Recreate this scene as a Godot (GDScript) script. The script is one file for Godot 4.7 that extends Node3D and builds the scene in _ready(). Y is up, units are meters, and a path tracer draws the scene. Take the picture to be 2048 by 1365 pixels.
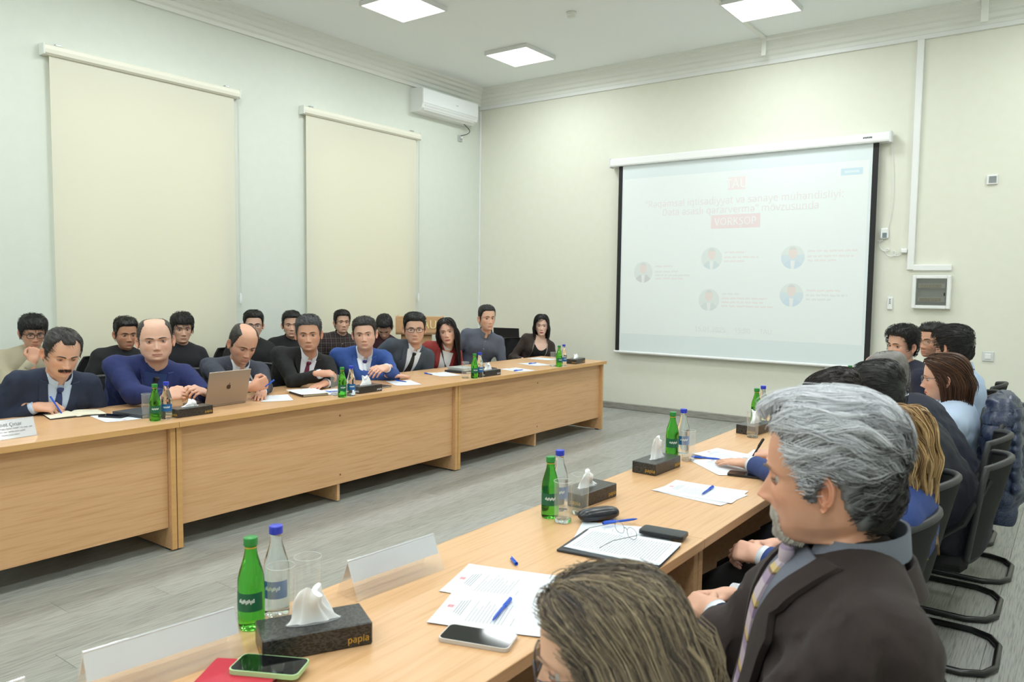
extends Node3D
# A meeting room: two long tables, people along both, a projection screen on the end wall.
const XW := -6.98
const ZB := -8.65
const HC := 4.25
const TT := 0.75

class MB:
	var v := PackedVector3Array()
	var c := PackedColorArray()
	var uv := PackedVector2Array()
	var ix := PackedInt32Array()
	var x := Transform3D()
	var col := Color.WHITE
	func p(q: Vector3, t := Vector2.ZERO) -> int:
		v.append(x * q)
		c.append(col)
		uv.append(t)
		return v.size() - 1
	func tri(a: int, b: int, d: int) -> void:
		ix.append(a)
		ix.append(d)
		ix.append(b)
	func quad(a: int, b: int, d: int, e: int) -> void:
		ix.append(a)
		ix.append(d)
		ix.append(b)
		ix.append(a)
		ix.append(e)
		ix.append(d)
	func face(a: Vector3, b: Vector3, d: Vector3, e: Vector3) -> void:
		quad(p(a, Vector2(0, 1)), p(b, Vector2(1, 1)), p(d, Vector2(1, 0)), p(e, Vector2(0, 0)))
	func box(o: Vector3, s: Vector3, bev := 0.0) -> void:
		var h := s * 0.5
		var b := minf(bev, minf(h.x, minf(h.y, h.z)) * 0.9)
		for ax in 3:
			for sg in [-1.0, 1.0]:
				var n := Vector3.ZERO
				n[ax] = sg
				var u := Vector3.ZERO
				u[(ax + 1) % 3] = 1.0
				var w := n.cross(u)
				var hu := absf(u.dot(h)) - b
				var hw := absf(w.dot(h)) - b
				var q := o + n * h[ax]
				face(q - u * hu - w * hw, q + u * hu - w * hw, q + u * hu + w * hw, q - u * hu + w * hw)
		if b <= 0.0:
			return
		for ax in 3:
			var a1 := (ax + 1) % 3
			var a2 := (ax + 2) % 3
			for s1 in [-1.0, 1.0]:
				for s2 in [-1.0, 1.0]:
					var e := Vector3.ZERO
					e[ax] = h[ax] - b
					var q1 := Vector3.ZERO
					q1[a1] = s1 * h[a1]
					q1[a2] = s2 * (h[a2] - b)
					var q2 := Vector3.ZERO
					q2[a1] = s1 * (h[a1] - b)
					q2[a2] = s2 * h[a2]
					if s1 * s2 > 0:
						face(o + q1 - e, o + q2 - e, o + q2 + e, o + q1 + e)
					else:
						face(o + q2 - e, o + q1 - e, o + q1 + e, o + q2 + e)
		for sx in [-1.0, 1.0]:
			for sy in [-1.0, 1.0]:
				for sz in [-1.0, 1.0]:
					var a := p(o + Vector3(sx * h.x, sy * (h.y - b), sz * (h.z - b)))
					var d := p(o + Vector3(sx * (h.x - b), sy * h.y, sz * (h.z - b)))
					var e := p(o + Vector3(sx * (h.x - b), sy * (h.y - b), sz * h.z))
					if sx * sy * sz > 0:
						tri(a, d, e)
					else:
						tri(a, e, d)
	# rings of points; close joins the last column to the first
	func rings(r: Array, close := true, cap0 := false, cap1 := false, cols := []) -> void:
		var n: int = r[0].size()
		var b := v.size()
		for i in r.size():
			if cols.size():
				col = cols[i]
			var q: PackedVector3Array = r[i]
			for j in n:
				p(q[j], Vector2(float(j) / maxi(1, n - (0 if close else 1)), float(i) / maxi(1, r.size() - 1)))
		var m := n if close else n - 1
		for i in r.size() - 1:
			for j in m:
				var j2 := (j + 1) % n
				quad(b + i * n + j, b + i * n + j2, b + (i + 1) * n + j2, b + (i + 1) * n + j)
		for e in [[cap0, 0], [cap1, r.size() - 1]]:
			if e[0]:
				var o := Vector3.ZERO
				var q: PackedVector3Array = r[e[1]]
				for j in n:
					o += q[j] / n
				var z := p(o)
				var f := v.size()
				for j in n:
					p(q[j])
				for j in n:
					if e[1] == 0:
						tri(z, f + (j + 1) % n, f + j)
					else:
						tri(z, f + j, f + (j + 1) % n)
	func tube(pts: Array, rad: Array, sides := 8, caps := true, sq := 1.0) -> void:
		var r := []
		var t0: Vector3 = (pts[1] - pts[0]).normalized()
		var nn := t0.cross(Vector3.UP if absf(t0.y) < 0.9 else Vector3.RIGHT).normalized()
		for i in pts.size():
			var a: Vector3 = pts[maxi(0, i - 1)]
			var b2: Vector3 = pts[mini(pts.size() - 1, i + 1)]
			var t := (b2 - a).normalized()
			nn = (nn - t * nn.dot(t)).normalized()
			var bb := t.cross(nn)
			var rr: float = rad[mini(i, rad.size() - 1)]
			var q := PackedVector3Array()
			for j in sides:
				var an := TAU * j / sides
				q.append(pts[i] + (nn * cos(an) + bb * (sin(an) * sq)) * rr)
			r.append(q)
		rings(r, true, caps, caps)
	func lathe(prof: Array, seg := 24) -> void:
		var r := []
		for q in prof:
			var a := PackedVector3Array()
			for j in seg:
				var an := -TAU * j / seg
				a.append(Vector3(q[0] * cos(an), q[1], q[0] * sin(an)))
			r.append(a)
		rings(r, true)
	func prism(poly: PackedVector2Array, z0: float, z1: float) -> void:
		var t := Geometry2D.triangulate_polygon(poly)
		var n := poly.size()
		var b := v.size()
		for q in poly:
			p(Vector3(q.x, q.y, z1), q)
		for q in poly:
			p(Vector3(q.x, q.y, z0), q)
		var cw := Geometry2D.is_polygon_clockwise(poly)
		for i in range(0, t.size(), 3):
			var a := poly[t[i]]
			var up: float = (poly[t[i + 1]] - a).cross(poly[t[i + 2]] - a)
			if up > 0:
				tri(b + t[i], b + t[i + 1], b + t[i + 2])
				tri(b + n + t[i], b + n + t[i + 2], b + n + t[i + 1])
			else:
				tri(b + t[i], b + t[i + 2], b + t[i + 1])
				tri(b + n + t[i], b + n + t[i + 1], b + n + t[i + 2])
		for i in n:
			var a := poly[i]
			var d := poly[(i + 1) % n]
			if cw:
				face(Vector3(a.x, a.y, z1), Vector3(d.x, d.y, z1), Vector3(d.x, d.y, z0), Vector3(a.x, a.y, z0))
			else:
				face(Vector3(a.x, a.y, z0), Vector3(d.x, d.y, z0), Vector3(d.x, d.y, z1), Vector3(a.x, a.y, z1))
	func mesh() -> ArrayMesh:
		var n := PackedVector3Array()
		n.resize(v.size())
		for i in range(0, ix.size(), 3):
			var a := ix[i]
			var b := ix[i + 1]
			var d := ix[i + 2]
			var q := (v[d] - v[a]).cross(v[b] - v[a])
			n[a] += q
			n[b] += q
			n[d] += q
		for i in n.size():
			n[i] = n[i].normalized()
		var arr := []
		arr.resize(Mesh.ARRAY_MAX)
		arr[Mesh.ARRAY_VERTEX] = v
		arr[Mesh.ARRAY_NORMAL] = n
		arr[Mesh.ARRAY_COLOR] = c
		arr[Mesh.ARRAY_TEX_UV] = uv
		arr[Mesh.ARRAY_INDEX] = ix
		var m := ArrayMesh.new()
		m.add_surface_from_arrays(Mesh.PRIMITIVE_TRIANGLES, arr)
		return m

# a smooth union of tapered capsules on a grid, meshed as surface nets
class Field:
	var o: Vector3
	var h: float
	var nx: int
	var ny: int
	var nz: int
	var f := PackedFloat32Array()
	func _init(lo: Vector3, hi: Vector3, cell: float) -> void:
		o = lo
		h = cell
		nx = int((hi.x - lo.x) / h) + 2
		ny = int((hi.y - lo.y) / h) + 2
		nz = int((hi.z - lo.z) / h) + 2
		f.resize(nx * ny * nz)
		f.fill(0.2)
	func cap(a: Vector3, b: Vector3, ra: float, rb: float, k: float, s := Vector3.ONE) -> void:
		var m := maxf(ra, rb) + k + h * 2.0
		var lo := (a.min(b) - s * m - o) / h
		var hi := (a.max(b) + s * m - o) / h
		var i0 := maxi(0, int(lo.x))
		var i1 := mini(nx - 1, int(hi.x) + 1)
		var j0 := maxi(0, int(lo.y))
		var j1 := mini(ny - 1, int(hi.y) + 1)
		var k0 := maxi(0, int(lo.z))
		var k1 := mini(nz - 1, int(hi.z) + 1)
		var inv := Vector3.ONE / s
		var aa := a * inv
		var ba := b * inv - aa
		var l2 := maxf(ba.length_squared(), 1e-9)
		var sm := minf(s.x, minf(s.y, s.z))
		var dr := rb - ra
		for kz in range(k0, k1 + 1):
			for jy in range(j0, j1 + 1):
				var q := (o + Vector3(i0, jy, kz) * h) * inv - aa
				var stp := h * inv.x
				var id := (kz * ny + jy) * nx + i0
				for i in range(i0, i1 + 1):
					var t := clampf(q.dot(ba) / l2, 0.0, 1.0)
					var d := ((q - ba * t).length() - ra - dr * t) * sm
					var w := f[id]
					var e := k - absf(w - d)
					if e > 0.0:
						f[id] = minf(w, d) - e * e / (4.0 * k)
					elif d < w:
						f[id] = d
					q.x += stp
					id += 1
	func at(p: Vector3) -> float:
		var g := ((p - o) / h).clamp(Vector3.ZERO, Vector3(nx - 1.001, ny - 1.001, nz - 1.001))
		var i := clampi(int(g.x), 0, nx - 2)
		var j := clampi(int(g.y), 0, ny - 2)
		var k := clampi(int(g.z), 0, nz - 2)
		var a := g.x - i
		var b := g.y - j
		var c := g.z - k
		var id := (k * ny + j) * nx + i
		var s := nx * ny
		var u := lerpf(lerpf(f[id], f[id + 1], a), lerpf(f[id + nx], f[id + nx + 1], a), b)
		var w := lerpf(lerpf(f[id + s], f[id + s + 1], a), lerpf(f[id + s + nx], f[id + s + nx + 1], a), b)
		return lerpf(u, w, c)
	func hit(p: Vector3, d: Vector3, far := 0.6) -> Vector3:
		var t := 0.0
		var best := 9.0
		var bt := 0.0
		while t < far:
			var q := at(p + d * t)
			if q < best:
				best = q
				bt = t
			if q < 0.0008:
				break
			t += clampf(q * 0.7, 0.001, 0.03)
		return p + d * bt
	func add_to(mb: MB, jitter: Callable) -> void:
		var vi := PackedInt32Array()
		vi.resize(f.size())
		vi.fill(-1)
		var s := nx * ny
		var off := [0, 1, nx, nx + 1, s, s + 1, s + nx, s + nx + 1]
		var eds := [[0, 1], [0, 2], [0, 4], [1, 3], [1, 5], [2, 3], [2, 6], [3, 7], [4, 5], [4, 6], [5, 7], [6, 7]]
		for k in nz - 1:
			for j in ny - 1:
				var id := (k * ny + j) * nx - 1
				for i in nx - 1:
					id += 1
					var w := f[id]
					if w > h * 2.0 or w < -h * 2.0:
						continue
					var neg := 0
					for q in off:
						if f[id + q] < 0.0:
							neg += 1
					if neg == 0 or neg == 8:
						continue
					var sum := Vector3.ZERO
					var cnt := 0
					for e in eds:
						var a: float = f[id + off[e[0]]]
						var b: float = f[id + off[e[1]]]
						if (a < 0.0) != (b < 0.0):
							var t := a / (a - b)
							var pa := Vector3(e[0] & 1, (e[0] >> 1) & 1, e[0] >> 2)
							var pb := Vector3(e[1] & 1, (e[1] >> 1) & 1, e[1] >> 2)
							sum += pa.lerp(pb, t)
							cnt += 1
					var pt := o + (Vector3(i, j, k) + sum / cnt) * h
					pt = jitter.call(pt)
					vi[id] = mb.p(pt)
		for k in range(1, nz - 1):
			for j in range(1, ny - 1):
				var id := (k * ny + j) * nx
				for i in range(1, nx - 1):
					id += 1
					if vi[id] < 0:
						continue
					var a := f[id] < 0.0
					if a != (f[id + 1] < 0.0):
						_q(mb, vi[id], vi[id - nx], vi[id - nx - s], vi[id - s], a)
					if a != (f[id + nx] < 0.0):
						_q(mb, vi[id], vi[id - s], vi[id - s - 1], vi[id - 1], a)
					if a != (f[id + s] < 0.0):
						_q(mb, vi[id], vi[id - 1], vi[id - 1 - nx], vi[id - nx], a)
	func _q(mb: MB, a: int, b: int, c: int, d: int, fl: bool) -> void:
		if a < 0 or b < 0 or c < 0 or d < 0:
			return
		if fl:
			mb.quad(a, b, c, d)
		else:
			mb.quad(a, d, c, b)

var taken := {}
var mats := {}
var rng := RandomNumberGenerator.new()
var font: SystemFont

func numbered(n: String) -> String:
	var k: int = taken.get(n, 0)
	taken[n] = k + 1
	return n if k == 0 else "%s_%03d" % [n, k]

func meta(o: Node, label := "", cat := "", group := "", kind := "") -> void:
	for q in [["label", label], ["category", cat], ["group", group], ["kind", kind]]:
		if q[1] != "":
			o.set_meta(q[0], q[1])

func thing(n: String, label: String, cat: String, at := Vector3.ZERO, yaw := 0.0, group := "") -> Node3D:
	var o := Node3D.new()
	o.name = numbered(n)
	add_child(o)
	o.position = at
	o.rotation.y = yaw
	meta(o, label, cat, group)
	return o

func part(par: Node, n: String, mb, m: Material, label := "") -> MeshInstance3D:
	var o := MeshInstance3D.new()
	o.name = n
	o.mesh = mb.mesh() if mb is MB else mb
	o.material_override = m
	par.add_child(o, true)
	if label != "":
		o.set_meta("label", label)
	return o

func struct(n: String, mb, m: Material, label := "") -> MeshInstance3D:
	var o := MeshInstance3D.new()
	o.name = n
	o.mesh = mb.mesh() if mb is MB else mb
	o.material_override = m
	add_child(o, true)
	meta(o, label, "", "", "structure")
	return o

func solo(n: String, label: String, cat: String, mb, m: Material, at := Vector3.ZERO, yaw := 0.0, group := "") -> MeshInstance3D:
	var o := MeshInstance3D.new()
	o.name = numbered(n)
	o.mesh = mb.mesh() if mb is MB else mb
	o.material_override = m
	add_child(o)
	o.position = at
	o.rotation.y = yaw
	meta(o, label, cat, group)
	return o

func copy(o: Node3D, at: Vector3, yaw: float, label: String, group := "") -> Node3D:
	var base := String(o.name)
	if base.length() > 4 and base[base.length() - 4] == "_":
		base = base.left(base.length() - 4)
	var r: Node3D = o.duplicate()
	r.name = numbered(base)
	add_child(r)
	r.position = at
	r.rotation.y = yaw
	r.set_meta("label", label)
	if group != "":
		r.set_meta("group", group)
	return r

# ---------- materials
func mat(n: String, c: Color, rough := 0.6, metal := 0.0) -> StandardMaterial3D:
	if mats.has(n):
		return mats[n]
	var m := StandardMaterial3D.new()
	m.resource_name = n
	m.albedo_color = c
	m.roughness = rough
	m.metallic = metal
	mats[n] = m
	return m

func c8(r: int, g: int, b: int) -> Color:
	return Color8(r, g, b)

func vmat(n: String, rough := 0.6) -> StandardMaterial3D:
	if mats.has(n):
		return mats[n]
	var m := mat(n, Color.WHITE, rough)
	m.vertex_color_use_as_albedo = true
	return m

func noise_tex(sd: int, freq: float, cols: Array, size := 512, oct := 4) -> NoiseTexture2D:
	var n := FastNoiseLite.new()
	n.seed = sd
	n.noise_type = FastNoiseLite.TYPE_SIMPLEX
	n.frequency = freq
	n.fractal_octaves = oct
	var t := NoiseTexture2D.new()
	t.width = size
	t.height = size
	t.seamless = true
	t.noise = n
	if cols.size():
		var g := Gradient.new()
		var off := PackedFloat32Array()
		var cc := PackedColorArray()
		for i in cols.size():
			off.append(float(i) / (cols.size() - 1))
			cc.append(cols[i])
		g.offsets = off
		g.colors = cc
		t.color_ramp = g
	return t

func tri_mat(n: String, tex: Texture2D, sc: Vector3, rough: float, tint := Color.WHITE, world := true) -> StandardMaterial3D:
	if mats.has(n):
		return mats[n]
	var m := mat(n, tint, rough)
	m.albedo_texture = tex
	m.uv1_triplanar = true
	m.uv1_world_triplanar = world
	m.uv1_scale = sc
	m.uv1_triplanar_sharpness = 8.0
	return m

func glass_pane(n: String, c: Color, a: float, rough := 0.02) -> StandardMaterial3D:
	if mats.has(n):
		return mats[n]
	var m := mat(n, Color(c.r, c.g, c.b, a), rough)
	m.transparency = BaseMaterial3D.TRANSPARENCY_ALPHA
	m.cull_mode = BaseMaterial3D.CULL_DISABLED
	return m

func glass_solid(n: String, c: Color, ior := 0.033) -> StandardMaterial3D:
	if mats.has(n):
		return mats[n]
	var m := mat(n, Color(c.r, c.g, c.b, 0.02), 0.02)
	m.transparency = BaseMaterial3D.TRANSPARENCY_ALPHA
	m.refraction_enabled = true
	m.refraction_scale = ior
	return m

func text(par: Node, n: String, s: String, height: float, m: Material, at: Vector3, b: Basis, depth := 0.001, bold := false) -> MeshInstance3D:
	var t := TextMesh.new()
	t.text = s
	t.font = font
	t.font_size = 64
	t.pixel_size = height / 46.0
	t.depth = depth
	t.curve_step = 3.0
	var o := MeshInstance3D.new()
	o.name = n
	o.mesh = t
	o.material_override = m
	par.add_child(o, true)
	o.transform = Transform3D(b, at)
	return o

# lettering with the schwa, which the font lacks: an e turned about
func text_az(par: Node, n: String, s: String, height: float, m: Material, at: Vector3, depth := 0.001) -> void:
	var ps := height / 46.0
	var x := -font.get_string_size(s.replace("ə", "e"), HORIZONTAL_ALIGNMENT_LEFT, -1, 64).x / 2
	var base := (font.get_descent(64) - font.get_ascent(64)) / 2
	var segs := s.split("ə")
	for i in segs.size():
		var w := font.get_string_size(segs[i], HORIZONTAL_ALIGNMENT_LEFT, -1, 64).x
		if segs[i] != "":
			text(par, n, segs[i], height, m, at + Vector3((x + w / 2) * ps, 0, 0), Basis(), depth)
		x += w
		if i < segs.size() - 1:
			var ew := font.get_string_size("e", HORIZONTAL_ALIGNMENT_LEFT, -1, 64).x
			var yy := (base + 17.0) * 2.0
			text(par, n, "e", height, m, at + Vector3((x + ew / 2) * ps, yy * ps, 0), Basis(Vector3(0, 0, 1), PI), depth)
			x += ew

func wood() -> StandardMaterial3D:
	return mats["beech"]

func _ready() -> void:
	rng.seed = 7
	font = SystemFont.new()
	font.font_names = PackedStringArray(["Droid Sans"])
	setup_camera()
	setup_light()
	make_materials()
	room()
	floor_planks()
	wall_things()
	tables()
	table_things()
	chairs()
	people()

func setup_camera() -> void:
	var y := deg_to_rad(36.4065)
	var pi := deg_to_rad(4.0585)
	var r := deg_to_rad(0.6834)
	var fw := Vector3(-sin(y) * cos(pi), -sin(pi), -cos(y) * cos(pi))
	var rt := Vector3(cos(y), 0, -sin(y))
	var up := rt.cross(fw)
	var cam := Camera3D.new()
	cam.name = "camera"
	var lens := CameraAttributesPhysical.new()
	lens.frustum_focal_length = 12.0 / (682.5 / 1542.6)
	lens.frustum_focus_distance = 4.5
	lens.exposure_aperture = 7.0
	cam.attributes = lens
	cam.near = 0.05
	cam.transform = Transform3D(Basis(rt * cos(r) + up * sin(r), up * cos(r) - rt * sin(r), -fw), Vector3(0, 1.5375, 0))
	cam.current = true
	add_child(cam)

func setup_light() -> void:
	var e := Environment.new()
	e.background_mode = Environment.BG_SKY
	var sky := Sky.new()
	var sm := ProceduralSkyMaterial.new()
	sm.sky_top_color = c8(190, 205, 222)
	sm.sky_horizon_color = c8(222, 226, 228)
	sm.ground_bottom_color = c8(120, 118, 112)
	sm.ground_horizon_color = c8(190, 190, 186)
	sm.sun_angle_max = 0.0
	sky.sky_material = sm
	e.sky = sky
	e.background_energy_multiplier = 5.0
	e.tonemap_mode = Environment.TONE_MAPPER_LINEAR
	e.tonemap_exposure = 1.0
	e.sdfgi_enabled = true
	e.ssao_enabled = true
	e.ssil_enabled = true
	var w := WorldEnvironment.new()
	w.name = "world"
	w.environment = e
	add_child(w)
	var k := 0
	for ix in 3:
		for iz in 6:
			ceiling_lamp(Vector3(-5.43 + 2.83 * ix, HC, -7.46 + 1.93 * iz), k)
			k += 1

func ceiling_lamp(at: Vector3, k: int) -> void:
	var names := {0: "white square ceiling light panel nearest the air conditioner", 1: "white square ceiling light panel over the young men by the blinds", 6: "white square ceiling light panel above the projection screen"}
	var t := thing("ceiling_light", names.get(k, "white square ceiling light panel of the rows nearer the viewer"), "ceiling light", at, 0.0, "square ceiling light panels")
	var f := MB.new()
	for s in [-1.0, 1.0]:
		f.box(Vector3(s * 0.293, -0.022, 0), Vector3(0.014, 0.044, 0.6), 0.003)
		f.box(Vector3(0, -0.022, s * 0.293), Vector3(0.572, 0.044, 0.014), 0.003)
	f.box(Vector3(0, -0.008, 0), Vector3(0.572, 0.012, 0.572))
	part(t, "frame", f, mat("lamp_frame", c8(225, 228, 228), 0.4))
	var d := MB.new()
	d.box(Vector3(0, -0.034, 0), Vector3(0.571, 0.01, 0.571))
	var m := mat("lamp_diffuser", c8(250, 250, 250), 0.5)
	m.emission_enabled = true
	m.emission = Color(1.0, 1.0, 0.98)
	m.emission_energy_multiplier = 2.2
	part(t, "diffuser", d, m)
	var l := AreaLight3D.new()
	l.name = "panel_light"
	l.area_size = Vector2(0.56, 0.56)
	l.light_color = Color(0.97, 1.0, 1.0)
	l.light_energy = LAMP
	l.shadow_enabled = true
	l.area_range = 20.0
	l.area_attenuation = 2.0
	t.add_child(l)
	l.position = Vector3(0, -0.05, 0)
	l.rotation.x = -PI / 2

const LAMP := 2.42

func make_materials() -> void:
	var t := noise_tex(11, 0.012, [c8(203, 156, 110), c8(214, 169, 124), c8(220, 177, 133), c8(208, 161, 115)], 512, 5)
	var m := tri_mat("beech", t, Vector3(5, 5, 0.22), 0.32)
	m.metallic_specular = 0.45
	m = tri_mat("beech_edge", noise_tex(12, 0.01, [c8(206, 158, 98), c8(218, 172, 114)], 256, 3), Vector3(7, 7, 0.6), 0.4)
	var g := noise_tex(21, 0.02, [c8(104, 103, 100), c8(146, 146, 143), c8(165, 166, 162), c8(174, 175, 170), c8(138, 138, 134)], 1024, 5)
	for i in 6:
		var sh: float = [1.04, 1.0, 1.07, 1.02, 0.98, 1.05][i]
		var pm := tri_mat("laminate_%d" % i, g, Vector3(5.0, 5.0, 0.17), 0.42, Color(minf(1, sh * 0.95), minf(1, sh * 0.955), minf(1, sh * 0.94)), false)
		pm.uv1_offset = Vector3(i * 0.37, 0, i * 0.61)
	tri_mat("wall_cream", noise_tex(31, 0.03, [c8(229, 230, 217), c8(231, 232, 220)], 256, 3), Vector3(0.8, 0.8, 0.8), 0.75)
	tri_mat("wall_pale", noise_tex(31, 0.03, [c8(222, 227, 219), c8(224, 229, 221)], 256, 3), Vector3(0.8, 0.8, 0.8), 0.75)
	mat("ceiling_white", c8(243, 249, 250), 0.85)
	mat("trim_white", c8(236, 239, 234), 0.55)
	mat("plastic_white", c8(238, 240, 240), 0.35)
	var b := tri_mat("blind_cloth", noise_tex(33, 0.05, [c8(241, 240, 226), c8(242, 241, 228)], 256, 2), Vector3(1.5, 0.4, 1.5), 0.8)
	b.backlight_enabled = true
	b.backlight = Color(0.7, 0.68, 0.58)
	mat("black_plastic", c8(18, 19, 20), 0.5)
	mat("black_cloth", c8(15, 15, 17), 0.9)
	mat("rim_grey", c8(42, 44, 46), 0.45)
	mat("paper_white", c8(226, 231, 238), 0.7)
	mat("pen_blue", c8(28, 84, 196), 0.3)
	mat("ink_dark", c8(30, 32, 38), 0.5)
	mat("gold_print", c8(205, 160, 60), 0.4)

func wall_box(mb: MB, lo: Vector3, hi: Vector3) -> void:
	mb.box((lo + hi) / 2, hi - lo)

func room() -> void:
	var xr := 1.85
	var zf := 3.4
	var th := 0.45
	# window wall with two openings
	var wl := MB.new()
	var op := [[-4.52, -3.0], [-7.18, -5.66]]
	var zs := [zf, -3.0, -4.52, -5.66, -7.18, ZB]
	for q in [[zf, -3.0], [-4.52, -5.66], [-7.18, ZB]]:
		wall_box(wl, Vector3(XW - th, 0, q[1]), Vector3(XW, HC, q[0]))
	for q in op:
		wall_box(wl, Vector3(XW - th, 0, q[0]), Vector3(XW, 0.85, q[1]))
		wall_box(wl, Vector3(XW - th, 3.3, q[0]), Vector3(XW, HC, q[1]))
	struct("wall_left", wl, mats.wall_pale, "pale painted wall with two blind-covered windows")
	var wb := MB.new()
	wall_box(wb, Vector3(XW - th, 0, ZB - 0.2), Vector3(xr + 0.2, HC, ZB))
	struct("wall_back", wb, mats.wall_cream, "cream wall behind the projection screen")
	var wr := MB.new()
	wall_box(wr, Vector3(xr, 0, ZB), Vector3(xr + 0.2, HC, zf))
	struct("wall_right", wr, mats.wall_cream)
	var wf := MB.new()
	wall_box(wf, Vector3(XW - th, 0, zf), Vector3(xr + 0.2, HC, zf + 0.2))
	struct("wall_front", wf, mats.wall_cream)
	var ce := MB.new()
	wall_box(ce, Vector3(XW - th, HC, ZB - 0.2), Vector3(xr + 0.2, HC + 0.2, zf + 0.2))
	struct("ceiling", ce, mats.ceiling_white, "white ceiling")
	# windows
	var wi := 0
	for q in op:
		wi += 1
		var fr := MB.new()
		var x0 := XW - 0.28
		var zc: float = (q[0] + q[1]) / 2
		var w: float = q[1] - q[0]
		fr.box(Vector3(x0, 0.89, zc), Vector3(0.07, 0.08, w), 0.005)
		fr.box(Vector3(x0, 3.26, zc), Vector3(0.07, 0.08, w), 0.005)
		for s in [-0.5, 0.0, 0.5]:
			fr.box(Vector3(x0, 2.075, zc + s * (w - 0.08)), Vector3(0.07, 2.29, 0.08), 0.005)
		var wn := struct("window_%d" % wi, fr, mats.plastic_white)
		for s in [-0.25, 0.25]:
			var pn := MB.new()
			pn.box(Vector3(x0, 2.075, zc + s * (w - 0.08)), Vector3(0.008, 2.29, w / 2 - 0.12))
			part(wn, "pane", pn, glass_pane("window_glass", Color.WHITE, 0.05))
	# cornice: stepped profile run along each wall
	var prof := PackedVector2Array([Vector2(0, 0), Vector2(0.0, -0.20), Vector2(0.03, -0.20), Vector2(0.035, -0.165), Vector2(0.06, -0.15), Vector2(0.07, -0.115), Vector2(0.10, -0.105), Vector2(0.12, -0.075), Vector2(0.16, -0.065), Vector2(0.175, -0.035), Vector2(0.215, -0.03), Vector2(0.22, 0.0)])
	var runs := [["back", Vector3(XW, HC, ZB), 0.0, xr - XW], ["left", Vector3(XW, HC, zf), PI / 2, zf - ZB], ["right", Vector3(xr, HC, ZB), -PI / 2, zf - ZB], ["front", Vector3(xr, HC, zf), PI, xr - XW]]
	var tn := 0
	for r in runs:
		tn += 1
		var mb := MB.new()
		var bs := Basis(Vector3.UP, r[2])
		# local: run along +x, profile out along +z
		mb.x = Transform3D(bs * Basis(Vector3(0, 0, 1), Vector3(0, 1, 0), Vector3(-1, 0, 0)), r[1])
		mb.prism(prof, -r[3], 0.0)
		struct("trim_%d" % tn, mb, mats.trim_white, "stepped white plaster cornice")
	# cable trunking under the back cornice, down the corner and down to the fuse box
	var tr := MB.new()
	tr.box(Vector3((XW + xr) / 2, HC - 0.222, ZB + 0.014), Vector3(xr - XW, 0.045, 0.028), 0.003)
	struct("trim_5", tr, mats.plastic_white, "white cable trunking under the cornice")
	tr = MB.new()
	tr.box(Vector3(XW + 0.012, 2.0, ZB + 0.012), Vector3(0.024, 4.0, 0.024), 0.003)
	struct("trim_6", tr, mats.plastic_white, "thin white cable duct in the room corner")
	tr = MB.new()
	tr.box(Vector3(-1.405, 2.88, ZB + 0.018), Vector3(0.062, 2.26, 0.036), 0.004)
	tr.box(Vector3(-1.21, 1.77, ZB + 0.018), Vector3(0.34, 0.055, 0.04), 0.004)
	struct("trim_7", tr, mats.plastic_white, "white cable trunking running down to the fuse box")
	tr = MB.new()
	tr.box(Vector3(-2.9, HC - 0.012, (ZB + 0.2 + zf) / 2), Vector3(0.05, 0.024, zf - ZB - 0.2), 0.004)
	tr.box(Vector3(-2.9, HC - 0.1, ZB + 0.21), Vector3(0.05, 0.2, 0.024), 0.004)
	struct("trim_8", tr, mats.trim_white, "thin white cable duct across the ceiling")
	tr = MB.new()
	tr.box(Vector3(-0.86, HC - 0.11, ZB + 0.2), Vector3(0.06, 0.24, 0.06), 0.004)
	struct("trim_9", tr, mats.trim_white, "short white duct crossing the cornice")
	# baseboards
	var bg := tri_mat("baseboard_grey", noise_tex(21, 0.02, [c8(128, 126, 120), c8(158, 156, 149), c8(140, 138, 131)], 256, 4), Vector3(0.6, 5, 0.6), 0.45)
	for q in [["back", Vector3((XW + xr) / 2, 0.04, ZB + 0.01), Vector3(xr - XW, 0.08, 0.02)], ["left", Vector3(XW + 0.01, 0.04, (ZB + zf) / 2), Vector3(0.02, 0.08, zf - ZB)], ["right", Vector3(xr - 0.01, 0.04, (ZB + zf) / 2), Vector3(0.02, 0.08, zf - ZB)]]:
		var mb := MB.new()
		mb.box(q[1], q[2], 0.006)
		struct("baseboard_" + q[0], mb, bg, "grey laminate baseboard")

func floor_planks() -> void:
	var sub := MB.new()
	wall_box(sub, Vector3(XW - 0.45, -0.2, ZB - 0.2), Vector3(2.05, -0.012, 3.6))
	var fl := struct("floor", sub, mat("subfloor", c8(70, 68, 64), 0.9), "grey wood-look laminate floor")
	var w := 0.192
	var l := 1.285
	var one := MB.new()
	one.box(Vector3(0, -0.006, 0), Vector3(w - 0.0012, 0.012, l - 0.0012), 0.0008)
	var mesh := one.mesh()
	var rest := MB.new()
	var n := 0
	var r := RandomNumberGenerator.new()
	r.seed = 5
	var x := XW + w / 2
	var row := 0
	while x < 1.95:
		var z: float = ZB + l / 2 - [0.0, 0.43, 0.86, 0.2, 0.65, 1.05][row % 6]
		while z < 3.4 + l:
			# planks in or near the picture are pieces of their own
			var seen: bool = z < 0.4 and x < 0.3 and (x > -5.4) and not (x < -4.75 and z > -2.0) and n < 300
			if seen:
				var o := part(fl, "plank", mesh, mats["laminate_%d" % r.randi_range(0, 5)])
				o.position = Vector3(x, 0, z)
				n += 1
			else:
				rest.box(Vector3(x, -0.006, z), Vector3(w - 0.0012, 0.012, l - 0.0012))
			z += l
		x += w
		row += 1
	var o := part(fl, "planking", rest, mats.laminate_0)
	o.set_meta("kind", "stuff")

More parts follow.
